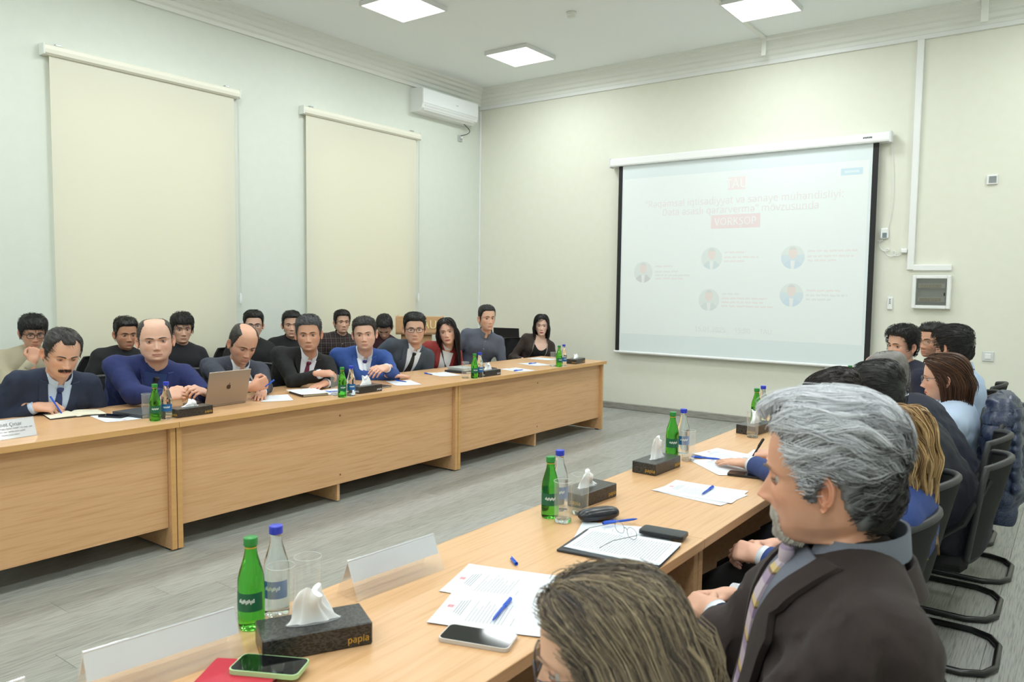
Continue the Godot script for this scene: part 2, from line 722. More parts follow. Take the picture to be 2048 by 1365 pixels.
func wall_things() -> void:
	blind("cream roller blind over the wide window nearer the viewer", -2.9, -4.71)
	blind("cream roller blind over the window beside the air conditioner", -5.51, -7.34)
	# air conditioner
	var ac := thing("air_conditioner", "white split air conditioner high in the corner", "air conditioner", Vector3(XW, 3.87, -7.78))
	var b := MB.new()
	var prof := PackedVector2Array([Vector2(0, -0.14), Vector2(0.13, -0.145), Vector2(0.20, -0.10), Vector2(0.215, -0.05), Vector2(0.215, 0.12), Vector2(0.20, 0.145), Vector2(0, 0.15)])
	b.prism(prof, -0.55, 0.55)
	part(ac, "body", b, mats.plastic_white)
	var fp := MB.new()
	fp.box(Vector3(0.219, 0.045, 0), Vector3(0.008, 0.18, 1.09), 0.003)
	part(ac, "front_panel", fp, mat("ac_front", c8(244, 247, 250), 0.2))
	var lv := MB.new()
	lv.x = Transform3D(Basis(Vector3(0, 0, 1), -0.55), Vector3(0.196, -0.092, 0))
	lv.box(Vector3.ZERO, Vector3(0.008, 0.075, 1.0), 0.003)
	part(ac, "louver", lv, mat("ac_louver", c8(232, 235, 238), 0.3))
	var lg := MB.new()
	for i in 4:
		lg.box(Vector3(0.2235, 0.03, -0.09 - i * 0.011), Vector3(0.0008, 0.01, 0.007), 0.0002)
	part(ac, "logo", lg, mat("grey_print", c8(150, 152, 155), 0.5))
	var cd := MB.new()
	var pts := []
	for i in 13:
		var t := i / 12.0
		pts.append(Vector3(0.1 - 0.06 * t, -0.14 - 0.15 * t, -0.38 - 0.16 * sin(t * PI) - 0.02 * t))
	cd.tube(pts, [0.005], 6)
	part(ac, "cord", cd, mat("cord_dark", c8(60, 62, 64), 0.5))
	var so := thing("socket", "small white wall socket under the air conditioner with a plug in it", "socket", Vector3(XW, 3.55, -8.2))
	var mb := MB.new()
	mb.box(Vector3(0.008, 0, 0), Vector3(0.016, 0.085, 0.085), 0.004)
	part(so, "plate", mb, mat("socket_grey", c8(190, 194, 196), 0.4))
	mb = MB.new()
	mb.x = Transform3D(Basis(Vector3(0, 0, 1), -PI / 2), Vector3(0.016, 0.01, 0.0))
	mb.lathe([[0.0, 0.0], [0.02, 0.0], [0.02, 0.03], [0.013, 0.045], [0.0, 0.045]], 12)
	part(so, "plug", mb, mats.plastic_white)
	# smoke detector
	var sd := MB.new()
	sd.lathe([[0.0, 0.0], [0.05, 0.0], [0.05, -0.015], [0.035, -0.018], [0.035, -0.03], [0.042, -0.034], [0.04, -0.05], [0.0, -0.055]], 24)
	solo("smoke_detector", "small round white smoke detector on the ceiling", "smoke detector", sd, mats.trim_white, Vector3(-4.214, HC, -6.64))
	# projection screen
	var z := ZB + 0.075
	var ps := thing("projection_screen", "pull-down white projection screen with black borders showing a faint slide", "screen", Vector3(-3.22, 0, z))
	mb = MB.new()
	var hp := PackedVector2Array([Vector2(-0.045, 3.03), Vector2(0.045, 3.035), Vector2(0.05, 3.05), Vector2(0.045, 3.11), Vector2(0.03, 3.13), Vector2(-0.045, 3.13)])
	mb.x = Transform3D(Basis(Vector3(0, 0, 1), Vector3(0, 1, 0), Vector3(-1, 0, 0)), Vector3.ZERO)
	mb.prism(hp, -1.585, 1.585)
	part(ps, "housing", mb, mats.plastic_white)
	for s in [-1.0, 1.0]:
		mb = MB.new()
		mb.box(Vector3(s * 1.594, 3.08, 0.0), Vector3(0.02, 0.115, 0.1), 0.004)
		part(ps, "end_cap", mb, mat("cap_grey", c8(222, 226, 228), 0.4))
	mb = MB.new()
	for i in 7:
		mb.box(Vector3(1.345 + i * 0.0125, 3.085 + 0.001 * (i % 2), 0.0485), Vector3(0.009, 0.016, 0.001), 0.0002)
	part(ps, "maker_mark", mb, mats.ink_dark)
	mb = MB.new()
	mb.box(Vector3(0, 1.9, 0), Vector3(2.86, 2.3, 0.003))
	part(ps, "sheet", mb, mat("screen_cloth", c8(228, 238, 242), 0.8))
	for s in [-1.0, 1.0]:
		mb = MB.new()
		mb.box(Vector3(s * 1.4575, 1.9, 0.0), Vector3(0.055, 2.3, 0.0034))
		part(ps, "black_border", mb, mat("border_black", c8(30, 31, 33), 0.7))
	mb = MB.new()
	mb.x = Transform3D(Basis(Vector3(0, 0, 1), PI / 2), Vector3(1.5, 0.735, 0))
	mb.lathe([[0.0, 0.0], [0.016, 0.0], [0.016, 3.0], [0.0, 3.0]], 12)
	part(ps, "weight_bar", mb, mats.plastic_white)
	slide(ps)
	# fuse box
	var fb := thing("fuse_box", "white wall fuse box with a smoked clear door", "fuse box", Vector3(-1.205, 1.53, ZB))
	mb = MB.new()
	for s in [-1.0, 1.0]:
		mb.box(Vector3(s * 0.152, 0, 0.035), Vector3(0.036, 0.33, 0.07), 0.006)
		mb.box(Vector3(0, s * 0.148, 0.035), Vector3(0.27, 0.034, 0.07), 0.006)
	part(fb, "frame", mb, mats.plastic_white)
	mb = MB.new()
	mb.box(Vector3(0, 0, 0.006), Vector3(0.272, 0.265, 0.012))
	part(fb, "back_plate", mb, mat("fuse_grey", c8(176, 178, 172), 0.5))
	for y in [0.06, -0.075]:
		mb = MB.new()
		mb.box(Vector3(0, y, 0.03), Vector3(0.24, 0.05, 0.034), 0.004)
		part(fb, "cover_strip", mb, mat("fuse_cover", c8(196, 198, 192), 0.5))
		for i in 9:
			var q := MB.new()
			q.box(Vector3(-0.09 + i * 0.021, y, 0.05), Vector3(0.018, 0.034, 0.01), 0.002)
			part(fb, "breaker", q, mat("breaker_tan", c8(176, 158, 112), 0.5))
	mb = MB.new()
	mb.box(Vector3(0, 0, 0.066), Vector3(0.266, 0.26, 0.004))
	part(fb, "door", mb, glass_pane("smoked_clear", c8(120, 124, 120), 0.3, 0.05))
	mb = MB.new()
	mb.box(Vector3(0.118, -0.02, 0.07), Vector3(0.012, 0.03, 0.006), 0.002)
	part(fb, "latch", mb, mats.black_plastic)
	# small wall devices
	var sc := thing("screen_switch", "white screen remote switch box hanging by a cord", "switch", Vector3(-1.66, 2.12, ZB))
	mb = MB.new()
	mb.box(Vector3(0, 0, 0.018), Vector3(0.08, 0.11, 0.036), 0.012)
	part(sc, "case", mb, mats.plastic_white)
	mb = MB.new()
	mb.box(Vector3(0.005, -0.018, 0.037), Vector3(0.042, 0.05, 0.004), 0.001)
	part(sc, "keypad", mb, mat("keypad_grey", c8(120, 136, 142), 0.4))
	mb = MB.new()
	pts = []
	for i in 15:
		var t := i / 14.0
		pts.append(Vector3(0.03 + 0.06 * sin(t * 3.0) * (1.0 - t * 0.9), 0.055 + 0.9 * t, 0.012))
	mb.tube(pts, [0.003], 5)
	part(sc, "cord", mb, mats.plastic_white)
	var pl := thing("power_plug", "white plug and coiled cable pushed into the side of the trunking", "plug", Vector3(-1.47, 1.94, ZB))
	mb = MB.new()
	mb.box(Vector3(0.0, 0, 0.025), Vector3(0.06, 0.045, 0.05), 0.008)
	part(pl, "plug_body", mb, mats.plastic_white)
	mb = MB.new()
	pts = []
	for i in 41:
		var t := i / 40.0
		pts.append(Vector3(-0.03 - 0.22 * t + 0.03 * sin(t * 22.0), 0.0 + 0.14 * t * t - 0.05 * sin(t * PI) + 0.03 * cos(t * 22.0), 0.015))
	mb.tube(pts, [0.004], 5)
	part(pl, "cable", mb, mats.plastic_white)
	var rc := thing("wall_remote", "small white remote control in a wall holder", "remote", Vector3(-1.58, 1.41, ZB))
	mb = MB.new()
	mb.box(Vector3(0, 0, 0.01), Vector3(0.05, 0.13, 0.02), 0.006)
	part(rc, "case", mb, mats.plastic_white)
	for i in 3:
		mb = MB.new()
		mb.box(Vector3(0.0, 0.04 - i * 0.018, 0.021), Vector3(0.016, 0.01, 0.004), 0.001)
		part(rc, "button", mb, mat("keypad_grey", c8(120, 136, 142), 0.4))
	var sn := thing("wall_sensor", "small grey-faced square thermostat high on the cream wall", "thermostat", Vector3(-0.745, 2.6, ZB))
	mb = MB.new()
	mb.box(Vector3(0, 0, 0.01), Vector3(0.092, 0.092, 0.02), 0.005)
	part(sn, "plate", mb, mats.plastic_white)
	for i in 8:
		mb = MB.new()
		mb.box(Vector3(0.004, 0.028 - i * 0.008, 0.0205), Vector3(0.062, 0.0066, 0.005), 0.001)
		part(sn, "slat", mb, mat("slat_grey", c8(150, 156, 158), 0.5))
	var sw := thing("light_switch", "white rocker light switch on the cream wall", "light switch", Vector3(-0.70, 0.92, ZB))
	mb = MB.new()
	mb.box(Vector3(0, 0, 0.006), Vector3(0.095, 0.095, 0.012), 0.004)
	part(sw, "plate", mb, mat("switch_plate", c8(214, 218, 220), 0.4))
	mb = MB.new()
	mb.box(Vector3(0, 0, 0.013), Vector3(0.052, 0.052, 0.012), 0.004)
	part(sw, "rocker", mb, mats.plastic_white)
	# black panel in a white frame on the wall below the screen
	var bp := thing("wall_panel", "black panel in a white frame below the screen", "panel", Vector3(-1.7, 0.36, ZB))
	mb = MB.new()
	mb.box(Vector3(-0.46, 0, 0.03), Vector3(0.035, 0.72, 0.06), 0.004)
	mb.box(Vector3(0.46, 0, 0.03), Vector3(0.035, 0.72, 0.06), 0.004)
	mb.box(Vector3(0, 0.343, 0.03), Vector3(0.885, 0.035, 0.06), 0.004)
	part(bp, "frame", mb, mats.plastic_white)
	mb = MB.new()
	mb.box(Vector3(0, -0.02, 0.02), Vector3(0.885, 0.67, 0.04), 0.004)
	part(bp, "face", mb, mats.black_plastic)
	# lectern in the window corner
	var le := thing("lectern", "wooden lectern with gold letters by the far window", "lectern", Vector3(-6.36, -0.0, -6.71), deg_to_rad(42))
	mb = MB.new()
	mb.box(Vector3(0, 0.49, -0.05), Vector3(0.36, 0.94, 0.3), 0.003)
	part(le, "column", mb, wood())
	mb = MB.new()
	mb.box(Vector3(0, 0.02, -0.05), Vector3(0.6, 0.04, 0.45), 0.003)
	part(le, "foot", mb, wood())
	mb = MB.new()
	mb.box(Vector3(0.04, 1.08, 0.17), Vector3(0.56, 0.19, 0.022), 0.003)
	part(le, "front_board", mb, wood())
	for s in [-0.24, 0.31]:
		mb = MB.new()
		mb.x = Transform3D(Basis(), Vector3(s, 0, 0))
		mb.prism(PackedVector2Array([Vector2(0, 0.985), Vector2(0.01, 0.985), Vector2(0.01, 1.175), Vector2(0, 1.175)]), -0.3, 0.16)
		part(le, "side_board", mb, wood())
	mb = MB.new()
	mb.box(Vector3(0.04, 0.97, -0.07), Vector3(0.56, 0.02, 0.46), 0.003)
	part(le, "shelf", mb, wood())
	text(le, "letters", "TAU", 0.095, mat("letter_brass", c8(250, 236, 176), 0.35), Vector3(0.12, 1.08, 0.186), Basis(), 0.006)

func blind(label: String, z0: float, z1: float) -> void:
	var zc := (z0 + z1) / 2
	var w := z0 - z1
	var t := thing("roller_blind", label, "blind", Vector3(XW, 3.43, zc), 0.0, "roller blinds")
	var mb := MB.new()
	var pr := PackedVector2Array()
	for q in [[0.0, -0.045], [0.06, -0.045], [0.08, -0.03], [0.085, 0.0], [0.078, 0.03], [0.055, 0.045], [0.0, 0.045]]:
		pr.append(Vector2(q[0], q[1]))
	mb.prism(pr, -w / 2, w / 2)
	part(t, "cassette", mb, mat("blind_cassette", c8(238, 236, 222), 0.3))
	for s in [-1.0, 1.0]:
		mb = MB.new()
		mb.box(Vector3(0.044, 0, s * (w / 2 + 0.006)), Vector3(0.09, 0.096, 0.014), 0.004)
		part(t, "end_cap", mb, mats.trim_white)
		mb = MB.new()
		mb.box(Vector3(0.03, 0.052, s * (w / 2 - 0.12)), Vector3(0.05, 0.014, 0.05), 0.002)
		part(t, "bracket", mb, mat("bracket_steel", c8(170, 172, 172), 0.35, 0.8))
	mb = MB.new()
	mb.box(Vector3(0.045, -1.42, 0.0), Vector3(0.0012, 2.75, w - 0.09))
	part(t, "cloth", mb, mats.blind_cloth)
	mb = MB.new()
	mb.box(Vector3(0.045, -2.79, 0.0), Vector3(0.014, 0.03, w - 0.09), 0.004)
	part(t, "bottom_bar", mb, mats.trim_white)
	mb = MB.new()
	for s in [-1.0, 1.0]:
		mb.tube([Vector3(0.07, -0.04, -w / 2 + 0.02 + s * 0.006), Vector3(0.05, -2.0, -w / 2 + 0.0 + s * 0.006)], [0.0022], 5)
	part(t, "chain", mb, mat("chain_clear", c8(206, 208, 202), 0.3))
	mb = MB.new()
	mb.x = Transform3D(Basis(), Vector3(0.05, -2.05, -w / 2))
	mb.lathe([[0.0, -0.06], [0.012, -0.05], [0.016, 0.0], [0.008, 0.05], [0.0, 0.06]], 10)
	part(t, "chain_weight", mb, mats.plastic_white)

func slide(ps: Node3D) -> void:
	# the projected slide: pale print on the sheet
	var W := 1024
	var H := 684
	var im := Image.create(W, H, false, Image.FORMAT_RGB8)
	var bg := c8(238, 245, 246)
	im.fill(bg)
	var pale := c8(238, 214, 216)
	var grey := c8(222, 222, 224)
	im.fill_rect(Rect2i(925, 25, 78, 26), c8(208, 228, 240))
	im.fill_rect(Rect2i(938, 34, 52, 8), c8(224, 238, 246))
	im.fill_rect(Rect2i(484, 25, 73, 52), c8(241, 231, 233))
	im.fill_rect(Rect2i(415, 176, 208, 56), c8(239, 224, 227))
	for q in [[105, 410, 3], [422, 353, 0], [757, 353, 1], [415, 526, 2], [757, 500, 1]]:
		var r := 46
		for y in range(-r, r + 1):
			for x in range(-r, r + 1):
				if x * x + y * y > r * r:
					continue
				var cc := c8(228, 236, 236)
				if q[2] == 1 and y > -10:
					cc = c8(218, 231, 239)
				var hd := Vector2(x / 17.0, (y + 18) / 24.0).length()
				if hd < 1.0:
					cc = c8(236, 226, 224) if y > -30 else c8(222, 225, 226)
				elif y > 12 and absf(x) < 18 + (y - 12) * 1.1:
					cc = [c8(216, 228, 232), c8(212, 228, 240), c8(220, 230, 231), c8(214, 218, 220)][q[2]]
					if absf(x) < 9 - (y - 12) * 0.1:
						cc = c8(236, 240, 242)
				im.set_pixel(q[0] + x, q[1] + y, cc)
	for q in [[165, 385, 80], [165, 408, 110], [165, 424, 160], [165, 438, 130], [478, 330, 92], [478, 350, 150], [478, 366, 84], [472, 500, 76], [472, 518, 186], [472, 534, 180], [472, 550, 215], [815, 330, 180], [815, 350, 165], [815, 366, 110], [815, 482, 124], [815, 500, 150], [815, 516, 90]]:
		# short print lines broken into word-like runs
		var x: int = q[0]
		var r := RandomNumberGenerator.new()
		r.seed = q[0] * 7 + q[1]
		while x < q[0] + q[2]:
			var l := r.randi_range(10, 34)
			l = mini(l, q[0] + q[2] - x)
			for k in range(0, l, 4):
				im.fill_rect(Rect2i(x + k, q[1] - r.randi_range(2, 4), 3, 7), c8(236, 230, 231) if q[1] % 4 else c8(228, 232, 233))
			x += l + 6
	var tx := ImageTexture.create_from_image(im)
	var m := mat("slide_print", Color.WHITE, 0.8)
	m.albedo_texture = tx
	var mb := MB.new()
	# facing +z: quad with its own uv
	mb.face(Vector3(-1.41, 0.97, 0.0022), Vector3(1.40, 0.97, 0.0022), Vector3(1.40, 2.87, 0.0022), Vector3(-1.41, 2.87, 0.0022))
	mb.face(Vector3(1.40, 0.97, 0.0018), Vector3(-1.41, 0.97, 0.0018), Vector3(-1.41, 2.87, 0.0018), Vector3(1.40, 2.87, 0.0018))
	part(ps, "slide", mb, m, "pale slide with red boxes and round portraits")
	var tm := mat("slide_text", c8(237, 230, 233), 0.8)
	var tg := mat("slide_text_grey", c8(230, 233, 235), 0.8)
	var wm := mat("slide_text_white", c8(246, 248, 248), 0.8)
	var zz := 0.0035
	text_az(ps, "slide_title", "“Rəqəmsal iqtisadiyyat və sənaye mühəndisliyi:", 0.078, tm, Vector3(0.03, 2.545, zz))
	text_az(ps, "slide_title", "Data əsaslı qərarvermə” mövzusunda", 0.078, tm, Vector3(0.02, 2.44, zz))
	text(ps, "slide_title", "VORKŞOP", 0.082, wm, Vector3(0.015, 2.303, zz), Basis(), 0.001)
	text(ps, "slide_logo", "TAU", 0.1, wm, Vector3(0.02, 2.725, zz), Basis(), 0.001)
	text(ps, "slide_footer", "15.01.2025     15:00     TAU", 0.055, tg, Vector3(0.02, 1.065, zz), Basis(), 0.001)

func table(label: String, x0: float, x1: float, z0: float, z1: float, front: float) -> void:
	# front is +1 when the closed panel is on the +x side
	var t := thing("conference_table", label, "table", Vector3((x0 + x1) / 2, 0, (z0 + z1) / 2), 0.0, "beech conference tables")
	var w := x1 - x0
	var l := z1 - z0
	var mb := MB.new()
	mb.box(Vector3(0, TT - 0.0155, 0), Vector3(w - 0.004, 0.031, l - 0.002), 0.0015)
	part(t, "tabletop", mb, wood())
	for s in [-1.0, 1.0]:
		mb = MB.new()
		mb.box(Vector3(front * -0.01, 0.364, s * (l / 2 - 0.0185)), Vector3(w - 0.06, 0.708, 0.03), 0.0015)
		part(t, "leg", mb, wood())
		mb = MB.new()
		mb.box(Vector3(front * (w / 2 - 0.0385), 0.364, s * (l / 2 - 0.0185)), Vector3(0.002, 0.708, 0.0302))
		part(t, "edge_band", mb, mats.beech_edge)
		mb = MB.new()
		mb.box(Vector3(front * (w / 2 - 0.1), 0.005, s * (l / 2 - 0.0185)), Vector3(0.04, 0.01, 0.02))
		part(t, "glide", mb, mats.black_plastic)
	mb = MB.new()
	mb.box(Vector3(front * -0.02, 0.364, 0), Vector3(w - 0.14, 0.708, 0.026), 0.0015)
	part(t, "middle_leg", mb, wood())
	mb = MB.new()
	mb.box(Vector3(front * (w / 2 - 0.08), 0.427, 0), Vector3(0.02, 0.584, l - 0.07), 0.0015)
	part(t, "front_panel", mb, wood())
	mb = MB.new()
	mb.box(Vector3(front * (w / 2 - 0.0015), TT - 0.0155, 0), Vector3(0.002, 0.0305, l - 0.003))
	part(t, "edge_strip", mb, mats.beech_edge)
	for y in [0.2, 0.62]:
		mb = MB.new()
		mb.x = Transform3D(Basis(Vector3(0, 0, 1), -PI / 2 * front), Vector3(front * (w / 2 - 0.0695), y, 0))
		mb.lathe([[0.0, 0.0016], [0.007, 0.0016], [0.008, 0.0]], 10)
		part(t, "screw_cap", mb, mat("screw_brown", c8(150, 88, 50), 0.5))

func tables() -> void:
	table("beech table at the far end of the window-side row", -4.92, -4.07, -7.24, -4.83, 1.0)
	table("beech table in the middle of the window-side row", -4.92, -4.07, -4.83, -2.36, 1.0)
	table("beech table of the window-side row nearest the viewer", -4.92, -4.07, -2.36, 0.11, 1.0)
	table("beech table under the near name cards and papers", -1.541, -0.915, -2.278, 0.17, -1.0)
	table("beech table where hands write beside tissue boxes", -1.541, -0.915, -4.73, -2.278, -1.0)
	table("beech table hidden behind the far right-hand heads", -1.541, -0.915, -7.18, -4.73, -1.0)

var proto := {}

func bottle(green: bool, at: Vector2, label: String, yaw := 0.6) -> void:
	var key := "bottle_g" if green else "bottle_c"
	var p := Vector3(at.x, TT, at.y)
	if proto.has(key):
		copy(proto[key], p, yaw, label)
		return
	var t := thing("water_bottle", label, "bottle", p, yaw, "green water bottles" if green else "clear water bottles with blue caps")
	var mb := MB.new()
	var k := 1.0 if green else 1.02
	mb.lathe([[0.0, 0.004], [0.018, 0.002], [0.026, 0.0], [0.0295, 0.004], [0.0300, 0.012], [0.0300, 0.105 * k], [0.029, 0.118 * k], [0.0255, 0.134 * k], [0.020, 0.152 * k], [0.0155, 0.168 * k], [0.0132, 0.182 * k], [0.0128, 0.19 * k], [0.0145, 0.192 * k], [0.0145, 0.196 * k], [0.0, 0.1965 * k]], 28)
	part(t, "glass", mb, glass_solid("green_glass", c8(96, 208, 74)) if green else glass_solid("clear_glass", c8(240, 246, 246)))
	mb = MB.new()
	mb.lathe([[0.0134, 0.191 * k], [0.0158, 0.1925 * k], [0.0158, 0.2085 * k], [0.0148, 0.2105 * k], [0.0, 0.2108 * k]], 24)
	part(t, "cap", mb, mat("cap_green", c8(42, 140, 62), 0.35) if green else mat("cap_blue", c8(46, 64, 196), 0.35))
	mb = MB.new()
	var r := []
	for i in 2:
		var q := PackedVector3Array()
		for j in 17:
			var an := -1.25 + 2.5 * j / 16.0
			q.append(Vector3(sin(an) * 0.0304, 0.046 + 0.042 * i, cos(an) * 0.0304))
		r.append(q)
	mb.rings(r, false)
	part(t, "label", mb, mat("label_green", c8(20, 96, 66), 0.4) if green else mat("label_blue", c8(28, 96, 160), 0.4))
	mb = MB.new()
	for i in 11:
		var an := -0.55 + 1.1 * i / 10.0
		mb.x = Transform3D(Basis(Vector3.UP, an), Vector3(sin(an) * 0.0308, 0.07 + 0.002 * sin(i * 2.1), cos(an) * 0.0308))
		mb.box(Vector3.ZERO, Vector3(0.0022, 0.006 + 0.003 * absf(sin(i * 1.7)), 0.0004))
	mb.x = Transform3D()
	part(t, "label_lettering", mb, mat("label_white", c8(230, 238, 238), 0.5))
	if green:
		mb = MB.new()
		mb.lathe([[0.0136, 0.186], [0.0140, 0.1865], [0.0140, 0.1885], [0.0136, 0.189]], 20)
		part(t, "cap_ring", mb, mats.gold_print)
	proto[key] = t

func tumbler(at: Vector2, label: String) -> void:
	var p := Vector3(at.x, TT, at.y)
	if proto.has("tumbler"):
		copy(proto.tumbler, p, 0.0, label)
		return
	var t := thing("drinking_glass", label, "glass", p, 0.0, "straight drinking glasses")
	var mb := MB.new()
	mb.lathe([[0.0285, 0.012], [0.0310, 0.138], [0.0318, 0.14]], 32)
	part(t, "wall", mb, glass_pane("tumbler_glass", c8(236, 240, 240), 0.10))
	mb = MB.new()
	mb.lathe([[0.0, 0.0], [0.026, 0.0], [0.0282, 0.003], [0.0284, 0.012], [0.020, 0.0145], [0.0, 0.0135]], 32)
	part(t, "base", mb, glass_solid("tumbler_base", c8(240, 244, 244), 0.05))
	mb = MB.new()
	var pts := []
	for i in 33:
		var an := TAU * i / 32
		pts.append(Vector3(cos(an) * 0.0318, 0.14, sin(an) * 0.0318))
	mb.tube(pts, [0.0009], 6, false)
	part(t, "rim", mb, glass_pane("tumbler_rim", c8(225, 232, 232), 0.45))
	proto["tumbler"] = t

func tissue_box(at: Vector2, yaw: float, label: String, tall := 0.055, sd := 1, white_mark := false) -> void:
	var t := thing("tissue_box", label, "tissue box", Vector3(at.x, TT, at.y), yaw, "black tissue boxes")
	var mb := MB.new()
	mb.box(Vector3(0, 0.0255, 0), Vector3(0.232, 0.05, 0.112), 0.0025)
	if not mats.has("tissue_card"):
		tri_mat("tissue_card", noise_tex(41, 0.02, [c8(16, 17, 18), c8(26, 26, 27), c8(74, 72, 69), c8(24, 24, 25), c8(48, 46, 44)], 512, 4), Vector3(4, 9, 4), 0.3, Color.WHITE, false)
	part(t, "carton", mb, mats.tissue_card)
	mb = MB.new()
	var r := []
	for i in 2:
		var q := PackedVector3Array()
		for j in 20:
			var an := -TAU * j / 20
			q.append(Vector3(cos(an) * (0.062 - i * 0.062), 0.0512, sin(an) * (0.022 - i * 0.022)))
		r.append(q)
	mb.rings(r)
	part(t, "opening", mb, mat("opening_film", c8(120, 122, 124), 0.25))
	mb = MB.new()
	r = []
	var g := RandomNumberGenerator.new()
	g.seed = sd
	var ph := g.randf() * 6.0
	for i in 12:
		var u := i / 11.0
		var q := PackedVector3Array()
		for j in 36:
			var an := -TAU * j / 36
			var fold := 1.0 + 0.33 * sin(an * 3.0 + ph + u * 1.6) * u + 0.16 * sin(an * 7.0 + ph * 2.0 - u * 2.0)
			var rx := lerpf(0.052, 0.02, pow(u, 0.7)) * fold
			var rz := lerpf(0.012, 0.013, u) * fold
			var top := 0.012 * sin(an * 2.0 + ph) * u
			q.append(Vector3(cos(an) * rx + 0.012 * sin(u * 3.0 + ph) * u, 0.0515 + u * tall + top, sin(an) * rz + 0.008 * cos(u * 4.0 + ph) * u))
		r.append(q)
	mb.rings(r, true, false, true)
	part(t, "tissue", mb, mat("tissue_white", c8(246, 248, 250), 0.85))
	var m: Material = mats.paper_white if white_mark else mats.gold_print
	text(t, "lettering", "papia", 0.014, m, Vector3(0.085, 0.018, 0.0564), Basis(), 0.0006)
	text(t, "lettering", "papia", 0.014, m, Vector3(-0.1164, 0.018, 0.03), Basis(Vector3.UP, -PI / 2), 0.0006)

func paper_mat(kind: int) -> StandardMaterial3D:
	var key := "paper_print_%d" % kind
	if mats.has(key):
		return mats[key]
	var W := 384
	var H := 543
	var im := Image.create(W, H, false, Image.FORMAT_RGB8)
	im.fill(c8(224, 229, 236))
	var g := RandomNumberGenerator.new()
	g.seed = 100 + kind
	var ink := c8(120, 123, 132)
	if kind == 0:
		im.fill_rect(Rect2i(178, 30, 30, 26), c8(206, 96, 104))
		for i in 5:
			im.fill_rect(Rect2i(180 + i * 6, 32, 2, 22), c8(224, 229, 236))
		for i in 4:
			im.fill_rect(Rect2i(130 - i * 8, 74 + i * 12, 130 + i * 14, 3), ink)
		for i in 11:
			im.fill_rect(Rect2i(60, 150 + i * 16, g.randi_range(120, 250), 2), ink)
		im.fill_rect(Rect2i(60, 350, 80, 2), ink)
	else:
		for i in 30:
			var x := 40
			while x < 340:
				var l := g.randi_range(8, 26)
				im.fill_rect(Rect2i(x, 34 + i * 16, mini(l, 344 - x), 3), c8(96, 98, 106))
				x += l + 5
	var m := mat(key, Color.WHITE, 0.7)
	m.albedo_texture = ImageTexture.create_from_image(im)
	mats[key] = m
	return m

func sheet(at: Vector2, yaw: float, label: String, kind := 0, y := TT + 0.0007, size := Vector2(0.21, 0.297), group := "loose paper sheets") -> void:
	# the printed face is the top; the head of the page points to -z before the turn
	var mb := MB.new()
	var h := Vector3(size.x / 2, 0.0004, size.y / 2)
	var r := []
	for i in 9:
		var q := PackedVector3Array()
		for j in 7:
			var a := i / 8.0
			var b := j / 6.0
			var lift := 0.0016 * pow(absf(a * 2 - 1), 3) * pow(absf(b * 2 - 1), 3)
			q.append(Vector3(lerpf(-h.x, h.x, b), 0.0004 + lift, lerpf(-h.z, h.z, a)))
		r.append(q)
	mb.rings(r, false)
	var n := mb.v.size()
	for i in n:
		mb.p(mb.v[i] - Vector3(0, 0.0005, 0), Vector2.ZERO)
	for i in 8:
		for j in 6:
			var k := n + i * 7 + j
			mb.quad(k, k + 7, k + 8, k + 1)
	var o := solo("paper_sheet", label, "paper", mb, paper_mat(kind), Vector3(at.x, y, at.y), yaw, group)
	o.set_meta("group", group)

func pen(at: Vector2, yaw: float, label: String, y := TT + 0.0055, blue := true) -> Node3D:
	# lies along local z
	var t := thing("pen", label, "pen", Vector3(at.x, y, at.y), yaw, "blue ballpoint pens" if blue else "")
	pen_parts(t, blue)
	return t

func pen_parts(t: Node3D, blue: bool) -> void:
	var m: Material = mats.pen_blue if blue else mats.ink_dark
	var mb := MB.new()
	mb.x = Transform3D(Basis(Vector3(1, 0, 0), PI / 2), Vector3.ZERO)
	mb.lathe([[0.0, -0.072], [0.0042, -0.07], [0.0042, 0.03], [0.0036, 0.045], [0.0015, 0.058], [0.0, 0.06]], 10)
	part(t, "barrel", mb, m)
	mb = MB.new()
	mb.x = Transform3D(Basis(Vector3(1, 0, 0), PI / 2), Vector3.ZERO)
	mb.lathe([[0.0044, -0.074], [0.0052, -0.072], [0.0052, -0.025], [0.0044, -0.024]], 10)
	part(t, "cap", mb, mat("pen_cap", c8(34, 92, 214), 0.25) if blue else mats.black_plastic)
	mb = MB.new()
	mb.box(Vector3(0, 0.0062, -0.05), Vector3(0.003, 0.0016, 0.038), 0.0005)
	part(t, "clip", mb, mat("pen_cap", c8(34, 92, 214), 0.25) if blue else mats.black_plastic)

func phone(at: Vector2, yaw: float, label: String, case_c: Color, y := TT + 0.005, sz := Vector3(0.074, 0.009, 0.155)) -> void:
	var t := thing("phone", label, "phone", Vector3(at.x, y, at.y), yaw)
	var mb := MB.new()
	var po := PackedVector2Array()
	for k in 4:
		for i in 5:
			var an := PI / 2 * (k + i / 4.0)
			var cx := (sz.x / 2 - 0.012) * (1 if k in [0, 3] else -1)
			var cy := (sz.z / 2 - 0.012) * (1 if k in [0, 1] else -1)
			po.append(Vector2(cx + cos(an) * 0.012, cy + sin(an) * 0.012))
	mb.x = Transform3D(Basis(Vector3(1, 0, 0), Vector3(0, 0, 1), Vector3(0, -1, 0)), Vector3.ZERO)
	mb.prism(po, -sz.y / 2, sz.y / 2)
	part(t, "case", mb, mat("phone_" + case_c.to_html(false), case_c, 0.35))
	mb = MB.new()
	var pi := PackedVector2Array()
	for q in po:
		pi.append(q * Vector2(0.92, 0.965))
	mb.x = Transform3D(Basis(Vector3(1, 0, 0), Vector3(0, 0, 1), Vector3(0, -1, 0)), Vector3(0, sz.y / 2, 0))
	mb.prism(pi, -0.0006, 0.0004)
	var m := mat("phone_screen", c8(14, 16, 18), 0.06)
	part(t, "screen", mb, m)

